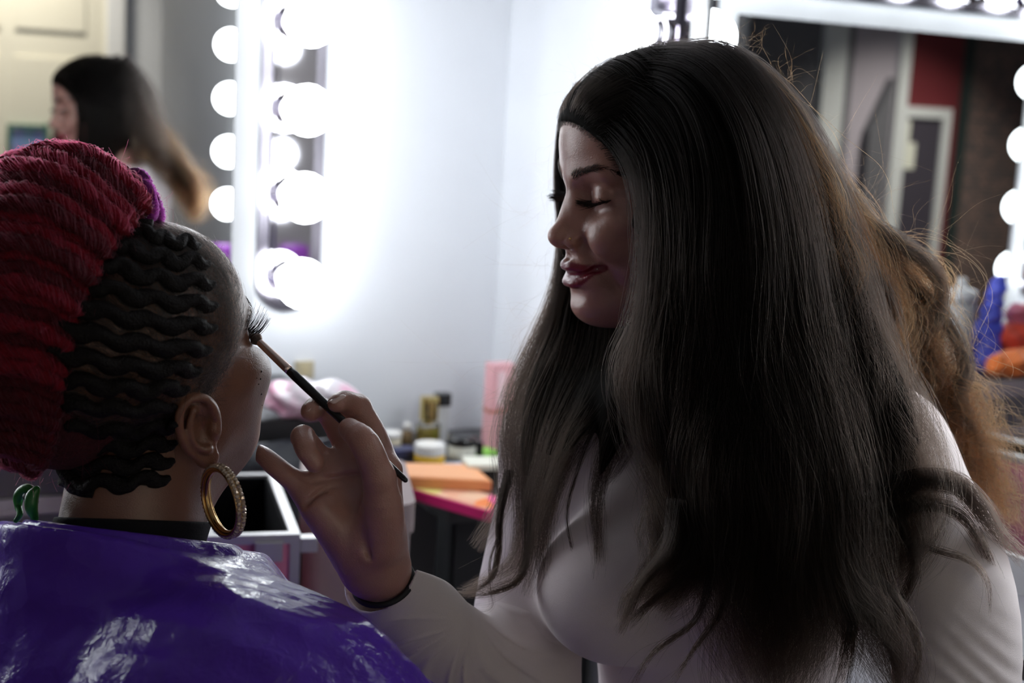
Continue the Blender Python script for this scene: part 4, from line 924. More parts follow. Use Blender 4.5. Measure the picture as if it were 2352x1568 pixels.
# ---- brows, lashes, eyes, teeth
ink = mat('lash_black', (.006, .005, .005), .5)
def on_face(fld, p, it=6):
    p = np.asarray(p, F32).copy()
    for _ in range(it):
        d = fld(p, .05); e = 5e-4
        g = np.stack([fld(p + np.eye(3, dtype=F32)[i] * F32(e), .05) - d for i in range(3)], 1) / e
        p -= (d / (np.linalg.norm(g, axis=1) + 1e-6) ** 2)[:, None] * g * .9
    return p, g / (np.linalg.norm(g, axis=1)[:, None] + 1e-9)
# fine hairs rooted along the forehead hairline, combed back over the crown
n_ = 2600; hfA0 = head_field(1.0); d_ = RS.normal(0, 1, (40000, 3)); d_ /= np.linalg.norm(d_, axis=1)[:, None]; p_ = d_ * (.066, .07, .072) + mm(0, -20, 28)
p_ = p_[(p_[:, 1] > -.03) & (p_[:, 2] > .012)]; p_, nn = on_face(hfA0, p_); e_v = ((p_ - mm(0, 40, -10)) / np.array(mm(72, 78, 76))) ** 2; e_v = e_v.sum(1); k_ = (e_v > .93) & (e_v < 1.25); p_, nn = p_[k_][:n_], nn[k_][:n_]
t_ = np.stack((np.sign(p_[:, 0]) * (.35 + 6 * np.abs(p_[:, 0])), np.full(len(p_), -1.0), .55 - 9 * np.abs(p_[:, 0])), 1) + RS.normal(0, .16, p_.shape); X = [p_ + nn * .0003]; q_ = p_.copy(); L_ = (.030 + .03 * RS.random(len(p_)))[:, None]
for k in range(1, 9):
    t_ -= nn * (t_ * nn).sum(1)[:, None]; t_ /= np.linalg.norm(t_, axis=1)[:, None] + 1e-9; q_ = q_ + t_ * L_ / 8; q_, nn = on_face(hfA0, q_, 2); X.append(q_ + nn * (.0004 + .0058 * min(1, k / 4)))
X = np.stack(X, 1); curves_obj('hairline_hair', [at(HA, X.reshape(-1, 3)).reshape(len(p_), 9, 3)], [.00008 * np.linspace(1, .4, 9)], dark_hair, woman, wloc)
def brows(fld, HM, name, m, parent, off, n=170):
    out = []
    for s in (1, -1):
        u = RS.random(n); v = RS.random(n)
        x = 9 + 38 * u; z = 17 + 8.5 * np.sin(np.clip(u, 0, 1) * 2.4) - 5 * np.clip(u - .62, 0, 1) * 2 + (v - .5) * (5.5 - 4.2 * u ** 1.5)
        p0, nr = on_face(fld, np.stack((s * x, 20 - .018 * x ** 2 / 1.4, z), 1) * .001)
        t = np.stack((s * (.8 + .3 * u), 0 * u, .75 - 1.0 * u + .25 * RS.normal(0, 1, n)), 1); t -= nr * (t * nr).sum(1)[:, None]; t /= np.linalg.norm(t, axis=1)[:, None]
        k = np.linspace(0, 1, 6)[None, :, None]; ln = (.006 + .003 * RS.random(n))[:, None, None]
        out.append(at(HM, (p0[:, None] + nr[:, None] * (.0003 + .0009 * np.sin(k * 3)) + t[:, None] * k * ln).reshape(-1, 3)).reshape(n, 6, 3))
    return curves_obj(name, [np.concatenate(out)], [.00022 * np.linspace(1, .3, 6)], m, parent, off)
def lashes(HM, name, m, parent, off, line, ln, up, n=85, droop=-.25, rad=.00018):
    out = []
    for s in (1, -1):
        g = resample(np.array(line) * (s, 1, 1) * .001, n); u = np.linspace(0, 1, n)
        d = np.stack((s * (-.35 + 1.25 * u), 1.0 - .35 * u, np.full(n, droop)), 1) + RS.normal(0, .10, (n, 3)); d /= np.linalg.norm(d, axis=1)[:, None]
        k = np.linspace(0, 1, 8)[None, :, None]; L = (ln * (.62 + .5 * u - .25 * u ** 3) * (.8 + .35 * RS.random(n)))[:, None, None]
        X = g[:, None] + d[:, None] * k * L + np.array((0, 0, 1.0)) * (k ** 2) * L * up
        out.append(at(HM, X.reshape(-1, 3)).reshape(n, 8, 3))
    return curves_obj(name, [np.concatenate(out)], [rad * np.linspace(1, .25, 8)], m, parent, off)
hfA = head_field(1.0)
brow_hair = hair_mat('brow_hair', (.004, .003, .003), (.005, .004, .003), ior=1.15)
brows(hfA, HA, 'eyebrows', brow_hair, woman, wloc)
lashes(HA, 'eyelashes', ink, woman, wloc, [(18.5, 11, -4.8), (25, 13.6, -5.8), (34, 12.8, -5.8), (45, 4, -3)], .0190, .22, 170, -.12, .00030)
def eyes(HM, parent, off, look):
    for s in (1, -1):
        bm = bmesh.new(); bmesh.ops.create_uvsphere(bm, u_segments=24, v_segments=16, radius=.0122)
        o = obj('eyeball', bm, mat('eye_white', (.75, .72, .70), .08), parent, True); o.location = at(HM, mm(s * 31, -1.6, -1)) - off
        d = HM[:3, :3] @ np.array((0, math.cos(look), -math.sin(look)))
        latheo('iris', [(.0056, 0), (.0052, .0007), (.003, .0014), (0, .0016)], mat('brown_iris', (.03, .014, .008), .06), parent, 20, align(at(HM, mm(s * 31, -1.6, -1)) - off + d * .0112, d))
eyes(HA, woman, wloc, .65)
teeth_m = mat('tooth', (.72, .68, .60), .2)
for i in range(8):
    x = (i - 3.5) * 6.2
    y = 27.5 - .030 * x * x
    bm = bmesh.new(); bmesh.ops.create_uvsphere(bm, u_segments=10, v_segments=8, radius=1)
    bmesh.ops.scale(bm, vec=(.0031, .0026, .0050), verts=bm.verts)
    o = obj('tooth', bm, teeth_m, woman, True); o.matrix_basis = Matrix((HA @ frame(mm(x, y, -68.3 + .004 * x * x), (1, 0, 0), (0, 1, 0), (0, 0, 1))).tolist()) if False else Matrix.Translation(Vector(at(HA, mm(x, y, -68.3 + .004 * x * x)) - wloc)) @ Matrix(HA[:3, :3].tolist()).to_4x4()
pS, nS = on_face(hfA, np.array([mm(15.5, 33, -36)]))
stud = latheo('nose_stud', [(0, -.0005), (.0011, 0), (.0013, .0005), (.0008, .0012), (0, .0014)], gold, None, 12, align(at(HA, pS[0]), HA[:3, :3] @ nS[0]))
tag(stud, 'tiny gold stud in the nostril of the dark-haired woman', 'nose stud')
# ------------------------------------------------------------------ hair of the seated client: cornrows, swept edges and a big bun of red yarn locs
hfC = Field(); hfC.ops = list(hc.ops)
def hairline(L):
    """signed mm behind the hairline for head-space points (positive = hair grows there)"""
    x, y, z = np.abs(L[:, 0]) * 1000, L[:, 1] * 1000, L[:, 2] * 1000
    yl = np.interp(z, [-75, -60, -22, -8, 8, 25, 45, 62, 80, 105], [-104, -96, -78, -58, -44, -30, -18, -9, -10, -30])
    return np.where(z < -110, -5, yl - y)
# scalp shade painted by the hair roots themselves: a thin close-cropped layer
capf = Field(); capf.ops = list(hfC.ops)
# close-lying strands covering the scalp
def scalp_points(n, lo, hi, zmin=-60, zmax=118):
    out = []
    while sum(map(len, out)) < n:
        d = RS.normal(0, 1, (4000, 3)); d /= np.linalg.norm(d, axis=1)[:, None]
        p = d * (.074, .094, .079) + mm(0, -73, 39)
        h = hairline(p); k = (h > lo) & (h < hi) & (p[:, 2] > zmin * .001) & (p[:, 2] < zmax * .001); out.append(p[k])
    p = np.concatenate(out)[:n]; return on_face(hfC, p)
BUNL = at(np.linalg.inv(HC), P(120, 640, 1.09))                       # where the hair is gathered, in head space
def swept(n, lo, hi, ln, lift, wob, K=8, zmin=-60):
    p, nr = scalp_points(n, lo, hi, zmin); t = BUNL - p; t /= np.linalg.norm(t, axis=1)[:, None]
    t += RS.normal(0, wob, t.shape); t -= nr * (t * nr).sum(1)[:, None]; t /= np.linalg.norm(t, axis=1)[:, None] + 1e-9
    X = [p + nr * .0004]; q = p.copy(); L = ln * (.5 + RS.random(n))[:, None]; side = np.cross(t, nr) * (RS.normal(0, .25, n))[:, None]
    for k in range(1, K):
        q = q + (t + side * k / K) * L / (K - 1); q, nn = on_face(hfC, q, 2); X.append(q + nn * (lift * math.sin(k / (K - 1) * 2.6) + .0004))
        t = t - nn * (t * nn).sum(1)[:, None]; t /= np.linalg.norm(t, axis=1)[:, None] + 1e-9
    X = np.stack(X, 1); return at(HC, X.reshape(-1, 3)).reshape(n, K, 3)
black_hair = hair_mat('black_hair', (.010, .008, .007), (.016, .012, .010), .28)
sets = [swept(2500, -6, 34, .020, .0016, .30), swept(13000, 6, 300, .030, .0020, .18), swept(420, -11, 5, .009, .0008, .6)]
curves_obj('swept_edges', sets, [.00011 * np.linspace(1, .4, 8)] * 3, black_hair, client, cloc)
# baby hairs standing off the top of the hairline
X = flyaways(60, (375, 510), (500, 590), 1.10, 1.13, .010, (.5, .75)); curves_obj('stray_hairs', [X], [taper(18, .00005)], black_hair, client, cloc)
# cornrows: braids crawling back over the skull to the bun
braid_m = add_noise(mat('braid_black', (.009, .007, .007), .55, spec=.18), 260, .35, .9, 520)
def braid(pts, r, n, name, m, parent, off, twist=.30):
    g = resample(pts, n); bm = bmesh.new(); rings = []
    t = np.gradient(g, axis=0); t /= np.linalg.norm(t, axis=1)[:, None]; nx = None
    s = np.concatenate(([0], np.cumsum(np.linalg.norm(np.diff(g, axis=0), axis=1))))
    for i in range(n):
        if nx is None: nx = np.cross(t[i], (.31, .52, .8))
        nx = nx - t[i] * (nx @ t[i]); nx /= np.linalg.norm(nx); ny = np.cross(t[i], nx); ring = []
        rr = r[i] if hasattr(r, '__len__') else r
        for j in range(12):
            a = j * math.pi / 6; k = 1 + .20 * math.cos(2 * a + s[i] / (rr * 1.5) * 2) + .06 * math.cos(5 * a - s[i] / rr * 3)
            ring.append(bm.verts.new(g[i] - off + rr * k * (math.cos(a) * nx + math.sin(a) * ny)))
        rings.append(ring)
    for A, B in zip(rings, rings[1:]):
        for j in range(12): bm.faces.new((A[j], A[(j + 1) % 12], B[(j + 1) % 12], B[j]))
    bm.faces.new(rings[0][::-1]); bm.faces.new(rings[-1]); return obj(name, bm, m, parent, True)
def trace(px, py):
    """march from the camera's side on to her head, head-space points"""
    o = np.stack([P(x, y, .90) for x, y in zip(px, py)]); d = np.stack([P(x, y, 1.0) - P(x, y, .90) for x, y in zip(px, py)]); d /= np.linalg.norm(d, axis=1)[:, None]; t = np.zeros(len(px))
    for _ in range(60): t += np.clip(hfC(at(iC, o + d * t[:, None]).astype(F32), .30), -.01, .02) * .8
    return at(iC, o + d * t[:, None])
rows = [((452, 566), (345, 500)), ((474, 606), (300, 540)), ((486, 652), (268, 582)), ((492, 700), (240, 628)), ((490, 750), (216, 678)), ((478, 800), (196, 730)), ((456, 846), (180, 784)), ((428, 888), (168, 838)),
        ((408, 930), (158, 890)), ((404, 972), (150, 940)), ((402, 1014), (142, 988)), ((396, 1056), (132, 1034)), ((386, 1096), (122, 1078))]
for i, (a, b_) in enumerate(rows):
    u = np.linspace(0, 1, 15); w = np.where(np.arange(15) % 4 < 2, 1, -1) * (u > .05) * 5.5
    q = trace(a[0] + (b_[0] - 55 - a[0]) * u, a[1] + (b_[1] + 18 - a[1]) * u + 14 * np.sin(u * 3.14) + w)
    q, nn = on_face(hfC, q, 4); ok = (np.abs(hfC(q.astype(F32), .05)) < .003) & (np.linalg.norm(q - np.array(mm(0, -73, 20)), axis=1) < .16); q, nn = q[ok], nn[ok]
    if len(q) < 5: continue
    for sd in (1, -1):
        braid(at(HC, (q + nn * .0018) * (sd, 1, 1)), .0056 * np.interp(np.linspace(0, 1, 56), (0, .15, 1), (.5, 1, 1.15)), 56, 'cornrow', braid_m, client, cloc)
# small beauty marks on the cheek
mole_m = mat('beauty_mark', (.03, .015, .012), .5)
mp_ = trace(np.array([600., 598., 594., 600., 590., 602.]), np.array([853., 870., 882., 905., 868., 930.]))
for q, r in zip(at(HC, mp_), (.0009, .0008, .0006, .0008, .0005, .0005)):
    bm = bmesh.new(); bmesh.ops.create_icosphere(bm, subdivisions=2, radius=r); o = obj('beauty_mark', bm, mole_m, client, True); o.location = q - cloc
# the bun
BC = P(150, 724, 1.086); BRx, BRy, BRz = .090, .118, .092
bun = Field(); Rb = np.stack((RT, FW, UP), 1); bun.ell(BC, (BRx, BRz, BRy), .01, R=Rb)
V, Q = surface(bun, BC - .16, BC + .16, .006)
red_dark = add_noise(mat('red_yarn_core', (.055, .004, .008), .9), 200, .5, .8, 400)
bun_o = link('hair_bun', quadmesh('hair_bun', V - cloc, Q), red_dark, client)
red_hair = hair_mat('red_yarn', (.24, .007, .020), (.30, .011, .030), .5, .6)
wine_shaded_hair = hair_mat('wine_shaded_yarn', (.075, .006, .012), (.11, .008, .016), .5, .6)
purple_hair = hair_mat('purple_yarn', (.20, .012, .16), (.26, .02, .22), .5, .6)
loc_m = [add_noise(mat('red_loc', (.17, .005, .014), .85, spec=.2), 170, .7, 1.0, 380), add_noise(mat('wine_shaded_loc', (.075, .005, .010), .85, spec=.2), 170, .7, 1.0, 380)]
def on_bun(px, py, sgn=-1, lift=0.):
    """point of the bun's surface nearest to / farthest from the camera near pixel (px, py)"""
    d = 1.0
    for _ in range(4):
        q = P(px, py, d) - BC; u, v = (q @ RT) / (BRx + lift), (q @ UP) / (BRy + lift); r = math.hypot(u, v)
        if r > .985: u, v = u / r * .985, v / r * .985
        w = sgn * math.sqrt(max(0, 1 - u * u - v * v)); X = BC + RT * u * (BRx + lift) + UP * v * (BRy + lift) + FW * w * (BRz + lift); d = float((X - CAM) @ FW)
    return X
Bx = [(352, 432), (344, 462), (334, 486), (318, 506), (300, 522), (284, 540), (268, 556), (254, 576), (243, 597), (232, 617), (220, 637), (209, 658), (198, 680), (188, 703), (178, 727), (169, 752), (161, 778), (154, 805), (148, 833), (142, 862), (137, 892), (132, 922), (127, 952), (121, 982), (114, 1012), (104, 1040), (90, 1066), (70, 1090)]
yarn = [[], [], []]
def loc_path(i, sgn):
    bx, by = Bx[i]; t = i / (len(Bx) - 1)
    L = (-165, 470 + 560 * t ** .9); k = .80 * (1 - t) ** 1.2
    M1 = (bx * .62 + L[0] * .38, (by * .62 + L[1] * .38) - 235 * k - 20); M2 = (bx * .25 + L[0] * .75, (by * .25 + L[1] * .75) - 250 * k - 14)
    pts = [(bx, by), (bx * .86 + M1[0] * .14 + 2, by * .80 + M1[1] * .20 - 12), M1, M2, L]
    g = np.array([on_bun(x, y, sgn, .003 + .0025 * (i % 3)) for x, y in spline(np.array(pts, float), 8)])
    return g
for sgn in (-1, 1):
    for i in range(len(Bx)):
        g = loc_path(i, sgn); kind = 1 if (i % 5 in (1, 3)) or i > 20 else 0  # wine locs mixed in; the lowest are wine for shade put into colour
        braid(g, .0060, 70, 'loc', loc_m[kind], bun_o, cloc)
        n = 46 if sgn < 0 else 16; K = 44; gg = resample(g, K); t = np.gradient(gg, axis=0); t /= np.linalg.norm(t, axis=1)[:, None]
        a = np.cross(t, FW); a /= np.linalg.norm(a, axis=1)[:, None] + 1e-9; b_ = np.cross(t, a); s = np.linspace(0, 1, K)
        ang = RS.random((n, 1)) * 6.28 + s * 26 * (.8 + .4 * RS.random((n, 1))); rr = .0060 + .0022 * RS.random((n, 1)) + .0010 * np.sin(s * 90 + RS.random((n, 1)) * 6)
        X = gg[None] + (rr * np.cos(ang))[..., None] * a[None] + (rr * np.sin(ang))[..., None] * b_[None]
        yarn[kind].append(X + RS.normal(0, .00035, X.shape))
curves_obj('red_yarn', yarn[0], [.00013 * np.ones(44)] * len(yarn[0]), red_hair, bun_o, cloc)
curves_obj('wine_shaded_yarn', yarn[1], [.00013 * np.ones(44)] * len(yarn[1]), wine_shaded_hair, bun_o, cloc)
# fuzz along the bun's outline
fz = []
for i in range(900):
    u = RS.normal(0, 1, 3); u /= np.linalg.norm(u); p = BC + RT * u[0] * BRx * 1.07 + UP * u[2] * BRy * 1.06 + FW * u[1] * BRz * 1.07
    d = (RT * u[0] + UP * u[2] + FW * u[1]) * .6 + RS.normal(0, .7, 3); s = np.linspace(0, 1, 8)[:, None]; fz.append(p + .008 * (.4 + RS.random()) * (d * s + RS.normal(0, .5, 3) * s ** 2))
curves_obj('bun_fuzz', [np.array(fz)], [.00005 * np.ones(8)], red_hair, bun_o, cloc)
# purple yarn tie where the locs begin
pu = add_noise(mat('purple_loc', (.13, .008, .11), .85, spec=.2), 170, .6, 1.0, 380)
for q, (pts, r) in enumerate((([(312, 398, 1.10), (328, 418, 1.085), (342, 446, 1.08), (354, 474, 1.078), (360, 498, 1.078), (354, 512, 1.085)], .0050), ([(328, 424, 1.075), (338, 452, 1.068), (344, 484, 1.066), (338, 504, 1.07)], .0050))):
    g = G(*pts); braid(g, r, 40, 'yarn_tie', pu, bun_o, cloc)
    K = 30; gg = resample(g, K); n = 220; s = np.linspace(0, 1, K); ang = RS.random((n, 1)) * 6.28 + s * 14; rr = r + .002 * RS.random((n, 1))
    X = gg[None] + (rr * np.cos(ang))[..., None] * RT + (rr * np.sin(ang))[..., None] * (.7 * FW + .7 * UP); yarn[2].append(X + RS.normal(0, .0004, X.shape))
curves_obj('purple_yarn', yarn[2], [.00012 * np.ones(30)] * 2, purple_hair, bun_o, cloc)
# brows and long false lashes of the client
lashes(HC, 'eyelashes', ink, client, cloc, [(18.5, 11, -4), (25, 14, -5), (34, 13, -5), (45, 4, -3)], .0195, .75, 110, .05, .00022)
brows(hfC, HC, 'eyebrows', brow_hair, client, cloc, 150)
eyes(HC, client, cloc, .7)
# ------------------------------------------------------------------ the make-up brush
BT, BE = P(577, 768, 1.132), P(935, 1106, 1.082); bax = BE - BT; BLN = float(np.linalg.norm(bax)); MB_ = align((0, 0, 0), bax)
brush = thing('makeup_brush', 'slim make-up brush with a black handle held to the eye of the seated woman', 'brush', tuple(BT))
cop = mat('copper_ferrule', (.86, .66, .58), .26, 1.0)
latheo('ferrule', [(.0030, .0092), (.0030, .0098), (.0034, .030), (.0036, .0415), (.0036, .0450)], cop, brush, 28, MB_)
latheo('handle', [(.0036, .0452), (.00385, .052), (.0038, .066), (.0034, .095), (.0028, .130), (.0023, BLN - .004), (.0018, BLN - .001), (.0008, BLN), (0, BLN)], mat('black_lacquer', (.012, .011, .012), .22), brush, 28, MB_)
latheo('bristle_core', [(0, .0004), (.0024, .0010), (.0038, .0030), (.0040, .0058), (.0028, .0100)], mat('bristle_brown', (.045, .028, .022), .8), brush, 20, MB_)
bd = bax / BLN; b1 = np.cross(bd, UP); b1 /= np.linalg.norm(b1); b2 = np.cross(bd, b1); n_ = 900; a_ = RS.random(n_) * 6.28; q_ = np.sqrt(RS.random(n_)); s_ = np.linspace(0, 1, 6)
R_ = np.interp(s_, (0, .35, .65, 1), (.0029, .0050, .0050, .0018))[None] * q_[:, None]; z_ = .0098 - s_[None] * (.0100 - .0020 * q_[:, None] ** 2)
X = z_[..., None] * bd + R_[..., None] * (np.cos(a_)[:, None, None] * b1 + np.sin(a_)[:, None, None] * b2)
curves_obj('bristles', [X], [.00005 * np.ones(6)], hair_mat('bristle_hair', (.06, .038, .03), (.05, .03, .025)), brush)
# ------------------------------------------------------------------ counters along both mirror walls
ZC = .80
counter_m = mat('dark_laminate', (.035, .034, .036), .35); rail_m = mat('pale_edge', (.55, .50, .50), .4)
def counter(frame, s0, s1, depth, label, front):
    t = thing('counter', label, 'counter'); t.matrix_world = frame
    boxo('worktop', (s0, .001, ZC - .035), (s1, depth, ZC), counter_m, t, bevel=.003)
    boxo('edge_strip', (s0, depth, ZC - .034), (.95, depth + .004, ZC - .001), counter_m, t); boxo('edge_strip', (.951, depth, ZC - .034), (s1, depth + .004, ZC - .001), rail_m, t)
    for s in (s1 - .025, .72): boxo('side_panel', (s, .001, 0), (s + .025, depth - .03, ZC - .035), counter_m, t)
    return t
CA = counter(FA, .42, 2.3, .34, 'dark shelf counter under the left mirror, its front edge pink in the right-hand mirror', 'pink')
boxo('lower_rail', (.545, .26, .66), (2.275, .275, .685), mat('white_rail', (.7, .7, .72), .4), CA)
CB = thing('corner_table', 'low dark table in the corner, crowded with cosmetics', 'table'); CB.matrix_world = FA; ZT = .68
boxo('table_top', (.004, .003, ZT - .03), (.300, .47, ZT), counter_m, CB, bevel=.003)
for x in (.02, .25):
    for y in (.02, .41): boxo('leg', (x, y, 0), (x + .04, y + .04, ZT - .03), dark_metal, CB)
boxo('cloth_front', (.02, .452, .02), (.28, .458, ZT - .03), mat('black_cloth_front', (.012, .012, .015), .8), CB)
WS = thing('wall_shelf', 'narrow dark wall shelf below the right-hand mirror, under the purple tub', 'shelf'); WS.matrix_world = FB
boxo('board', (1.47, .001, ZC - .02), (1.95, .16, ZC), counter_m, WS, bevel=.002)
for x in (1.53, 1.87): boxo('bracket', (x, .001, ZC - .12), (x + .02, .14, ZC - .0205), dark_metal, WS)
def onz(px, py, z=ZC):
    d = (P(px, py, 1.0) - CAM); return CAM + d * ((z - CAM[2]) / d[2])
def scale_at(p): return float((p - CAM) @ FW) / FPX           # metres per photo pixel
YAW = ROT_A                                # things on the table line up with wall A
def put(name, label, cat, px, py, group=None, rz=0., z=ZT):
    p = onz(px, py, z); t = thing(name, label, cat, tuple(p), YAW + rz, group); return t, scale_at(p)
glass_m = mat('clear_glass', (.92, .94, .94), .03, Transmission_Weight=1.0, IOR=1.45)
gold_m = mat('bottle_gold', (.80, .62, .22), .18, 1.0); amber = mat('amber_liquid', (.62, .47, .10), .12, Transmission_Weight=.6)
blackp = mat('gloss_black', (.012, .012, .013), .2); whitep = mat('white_plastic', (.85, .84, .82), .3); yellowp = mat('yellow_plastic', (.85, .52, .05), .3)
def rrect(bm, w, d, z0, z1, r=.25, seg=5, taper=1.):
    r = min(w, d) * r; pts = []
    for cx, cy, a0 in ((w / 2 - r, d / 2 - r, 0), (-w / 2 + r, d / 2 - r, 90), (-w / 2 + r, -d / 2 + r, 180), (w / 2 - r, -d / 2 + r, 270)):
        for i in range(seg + 1): a = math.radians(a0 + 90 * i / seg); pts.append((cx + r * math.cos(a), cy + r * math.sin(a)))
    lo = [bm.verts.new((x, y, z0)) for x, y in pts]; hi = [bm.verts.new((x * taper, y * taper, z1)) for x, y in pts]; n = len(pts)
    for i in range(n): bm.faces.new((lo[i], lo[(i + 1) % n], hi[(i + 1) % n], hi[i]))
    bm.faces.new(lo[::-1]); bm.faces.new(hi)
def rr(name, w, d, z0, z1, m, parent, bevel=.0015, **kw):
    bm = bmesh.new(); rrect(bm, w, d, z0, z1, **kw); o = obj(name, bm, m, parent, bevel=bevel); autosmooth(o); return o
# gold perfume bottle
t, k = put('perfume_bottle', 'perfume bottle with gold cap and amber liquid among the jars on the counter', 'bottle', 982, 1022)
rr('bottle_body', 50 * k, 34 * k, .0002, 52 * k, glass_m, t); rr('perfume', 44 * k, 28 * k, .003, 44 * k, amber, t)
rr('neck', 18 * k, 18 * k, 52 * k, 60 * k, gold_m, t, .0005, r=.5); rr('cap', 38 * k, 30 * k, 60 * k, 114 * k, gold_m, t)
for i in range(3): rr('cap_stripe', 7 * k, 30.6 * k, 63 * k, 104 * k, blackp if i != 1 else mat('bronze', (.55, .25, .10), .25, 1.), t, .0002).location.x = (i - 1) * 11 * k
# tall clear bottle with a black cap
t, k = put('tall_bottle', 'tall clear bottle with a square black cap behind the perfume bottle', 'bottle', 1012, 1012)
rr('bottle_body', 28 * k, 26 * k, .0002, 84 * k, mat('frosted_plastic', (.80, .82, .84), .3, Transmission_Weight=.5), t); rr('cap', 36 * k, 32 * k, 84 * k, 112 * k, blackp, t)
# little brown bottle, cream jar, navy box
t, k = put('small_bottle', 'little brown glass bottle left of the perfume bottle', 'bottle', 934, 1018)
latheo('bottle_body', [(15 * k, 0.0002), (15 * k, 26 * k), (8 * k, 32 * k), (7 * k, 36 * k)], mat('brown_glass', (.30, .20, .10), .1, Transmission_Weight=.5), t); latheo('cap', [(9 * k, 33 * k), (9 * k, 46 * k), (8 * k, 48 * k)], whitep, t)
t, k = put('cream_jar', 'cream coloured jar half hidden by the raised hand', 'jar', 897, 1026)
latheo('jar_body', [(22 * k, .0002), (24 * k, 4 * k), (24 * k, 22 * k), (22 * k, 24 * k)], mat('cream_plastic', (.75, .68, .52), .35), t); latheo('lid', [(25 * k, 24 * k), (25 * k, 34 * k), (22 * k, 37 * k), (0, 38 * k)], whitep, t)
t, k = put('navy_box', 'small navy blue box beside the raised hand on the counter', 'box', 925, 1052)
rr('box_body', 52 * k, 40 * k, .0002, 17 * k, mat('navy_card', (.03, .035, .09), .5), t, r=.06); rr('lid', 54 * k, 42 * k, 17 * k, 24 * k, mat('navy_lid', (.035, .04, .11), .45), t, r=.06)
# yellow jar with white ribbed lid
t, k = put('lidded_jar', 'yellow jar with a white screw lid in front of the perfume bottle', 'jar', 986, 1062)
latheo('jar_body', [(33 * k, .0002), (35 * k, 3 * k), (35 * k, 20 * k), (32 * k, 22 * k)], yellowp, t)
bm = bmesh.new(); lathe(bm, [(35 * k, 22 * k), (36 * k, 24 * k), (36 * k, 42 * k), (33 * k, 46 * k), (0, 47 * k)], 48)
for v in bm.verts:
    if 23 * k < v.co.z < 44 * k and v.co.xy.length > 30 * k and (int(round(math.atan2(v.co.y, v.co.x) / (2 * math.pi) * 48)) % 2): v.co.x *= .97; v.co.y *= .97
obj('lid', bm, whitep, t)
# pale jar with black lid
t, k = put('black_lid_jar', 'pale cream jar with a black lid in a black holder, right of the yellow jar', 'jar', 1060, 1052)
latheo('jar_body', [(30 * k, .0002), (32 * k, 4 * k), (32 * k, 30 * k), (28 * k, 34 * k)], mat('pearl_jar', (.70, .70, .60), .25), t); latheo('lid', [(34 * k, 34 * k), (35 * k, 36 * k), (35 * k, 48 * k), (31 * k, 52 * k), (0, 53 * k)], blackp, t)
rr('holder', 12 * k, 40 * k, .0002, 40 * k, blackp, t).location.x = -39 * k
# lime packet, paper, white topped black box
t, k = put('green_packet', 'lime green packet lying behind the white topped box', 'packet', 1095, 1046, rz=.3)
bm = bmesh.new(); rrect(bm, 110 * k, 46 * k, .0002, 10 * k, .1, 3, .9); o = obj('packet_body', bm, mat('lime_plastic', (.30, .72, .10), .35), t, bevel=.002); rr('seal', 10 * k, 46 * k, 2 * k, 5 * k, mat('lime_edge', (.45, .8, .25), .35), t, .0005, r=.05).location.x = 58 * k
t, k = put('paper_slip', 'pale blue slip of paper by the orange box', 'paper', 1040, 1066, rz=-.2)
rr('sheet', 50 * k, 24 * k, .0002, 2 * k, mat('blue_paper', (.68, .74, .90), .6), t, 0, r=.03)
t, k = put('white_top_box', 'black box with a white top on the counter beside the hair of the standing woman', 'box', 1112, 1112, rz=-.25)
rr('box_body', 95 * k, 80 * k, .0002, 44 * k, blackp, t, r=.04); rr('lid', 97 * k, 82 * k, 44 * k, 56 * k, mat('ivory_card', (.80, .80, .68), .4), t, r=.04)
# orange box and pink patterned palette stacked at the front
def flat_on(name, label, cat, c, z0, z1, m, part, lid=None):
    q = [onz(x, y, z1) for x, y in c]; bm = bmesh.new(); lo = [bm.verts.new((p[0], p[1], z0)) for p in q]; hi = [bm.verts.new((p[0], p[1], z1)) for p in q]
    for i in range(4): bm.faces.new((lo[i], lo[(i + 1) % 4], hi[(i + 1) % 4], hi[i]))
    bm.faces.new(lo[::-1]); bm.faces.new(hi); o = obj(part, bm, m, None, bevel=.003); t = thing(name, label, cat, tuple(np.mean(q, 0) * (1, 1, 0) + (0, 0, z0))); o.parent = t; o.location = -t.location
    if lid:
        cen = np.mean(q, 0); q2 = [cen + (p - cen) * .90 for p in q]; bm = bmesh.new(); lo = [bm.verts.new((p[0], p[1], z1)) for p in q2]; hi = [bm.verts.new((p[0], p[1], z1 + .0012)) for p in q2]
        for i in range(4): bm.faces.new((lo[i], lo[(i + 1) % 4], hi[(i + 1) % 4], hi[i]))
        bm.faces.new(lo[::-1]); bm.faces.new(hi); o2 = obj('cover_print', bm, lid, t); o2.location = -t.location
    return t
hot = mat('hot_pink', (.75, .03, .20), .35)
print_m = mat('floral_print', (.8, .4, .3), .35); n, l, b = nodes(print_m); tc = n.new('ShaderNodeTexCoord'); vz = n.new('ShaderNodeTexVoronoi'); vz.inputs['Scale'].default_value = 26; l.new(tc.outputs['Object'], vz.inputs['Vector'])
cr = n.new('ShaderNodeValToRGB'); cr.color_ramp.interpolation = 'CONSTANT'; e = cr.color_ramp.elements; e[0].color = (.85, .45, .30, 1); e[1].color = (.85, .10, .32, 1); e[1].position = .62
for ps, c in ((.30, (.90, .24, .05, 1)), (.42, (.88, .58, .40, 1)), (.80, (.85, .75, .25, 1))): k_ = cr.color_ramp.elements.new(ps); k_.color = c
sx_ = n.new('ShaderNodeSeparateColor'); l.new(vz.outputs['Color'], sx_.inputs[0]); l.new(sx_.outputs[0], cr.inputs[0]); l.new(cr.outputs[0], b.inputs['Base Color'])
flat_on('pink_palette', 'hot pink palette with a floral cover at the front of the counter', 'palette', ((905, 1112), (1010, 1100), (1175, 1150), (1128, 1176)), ZT + .0002, ZT + .016, hot, 'palette_case', print_m)
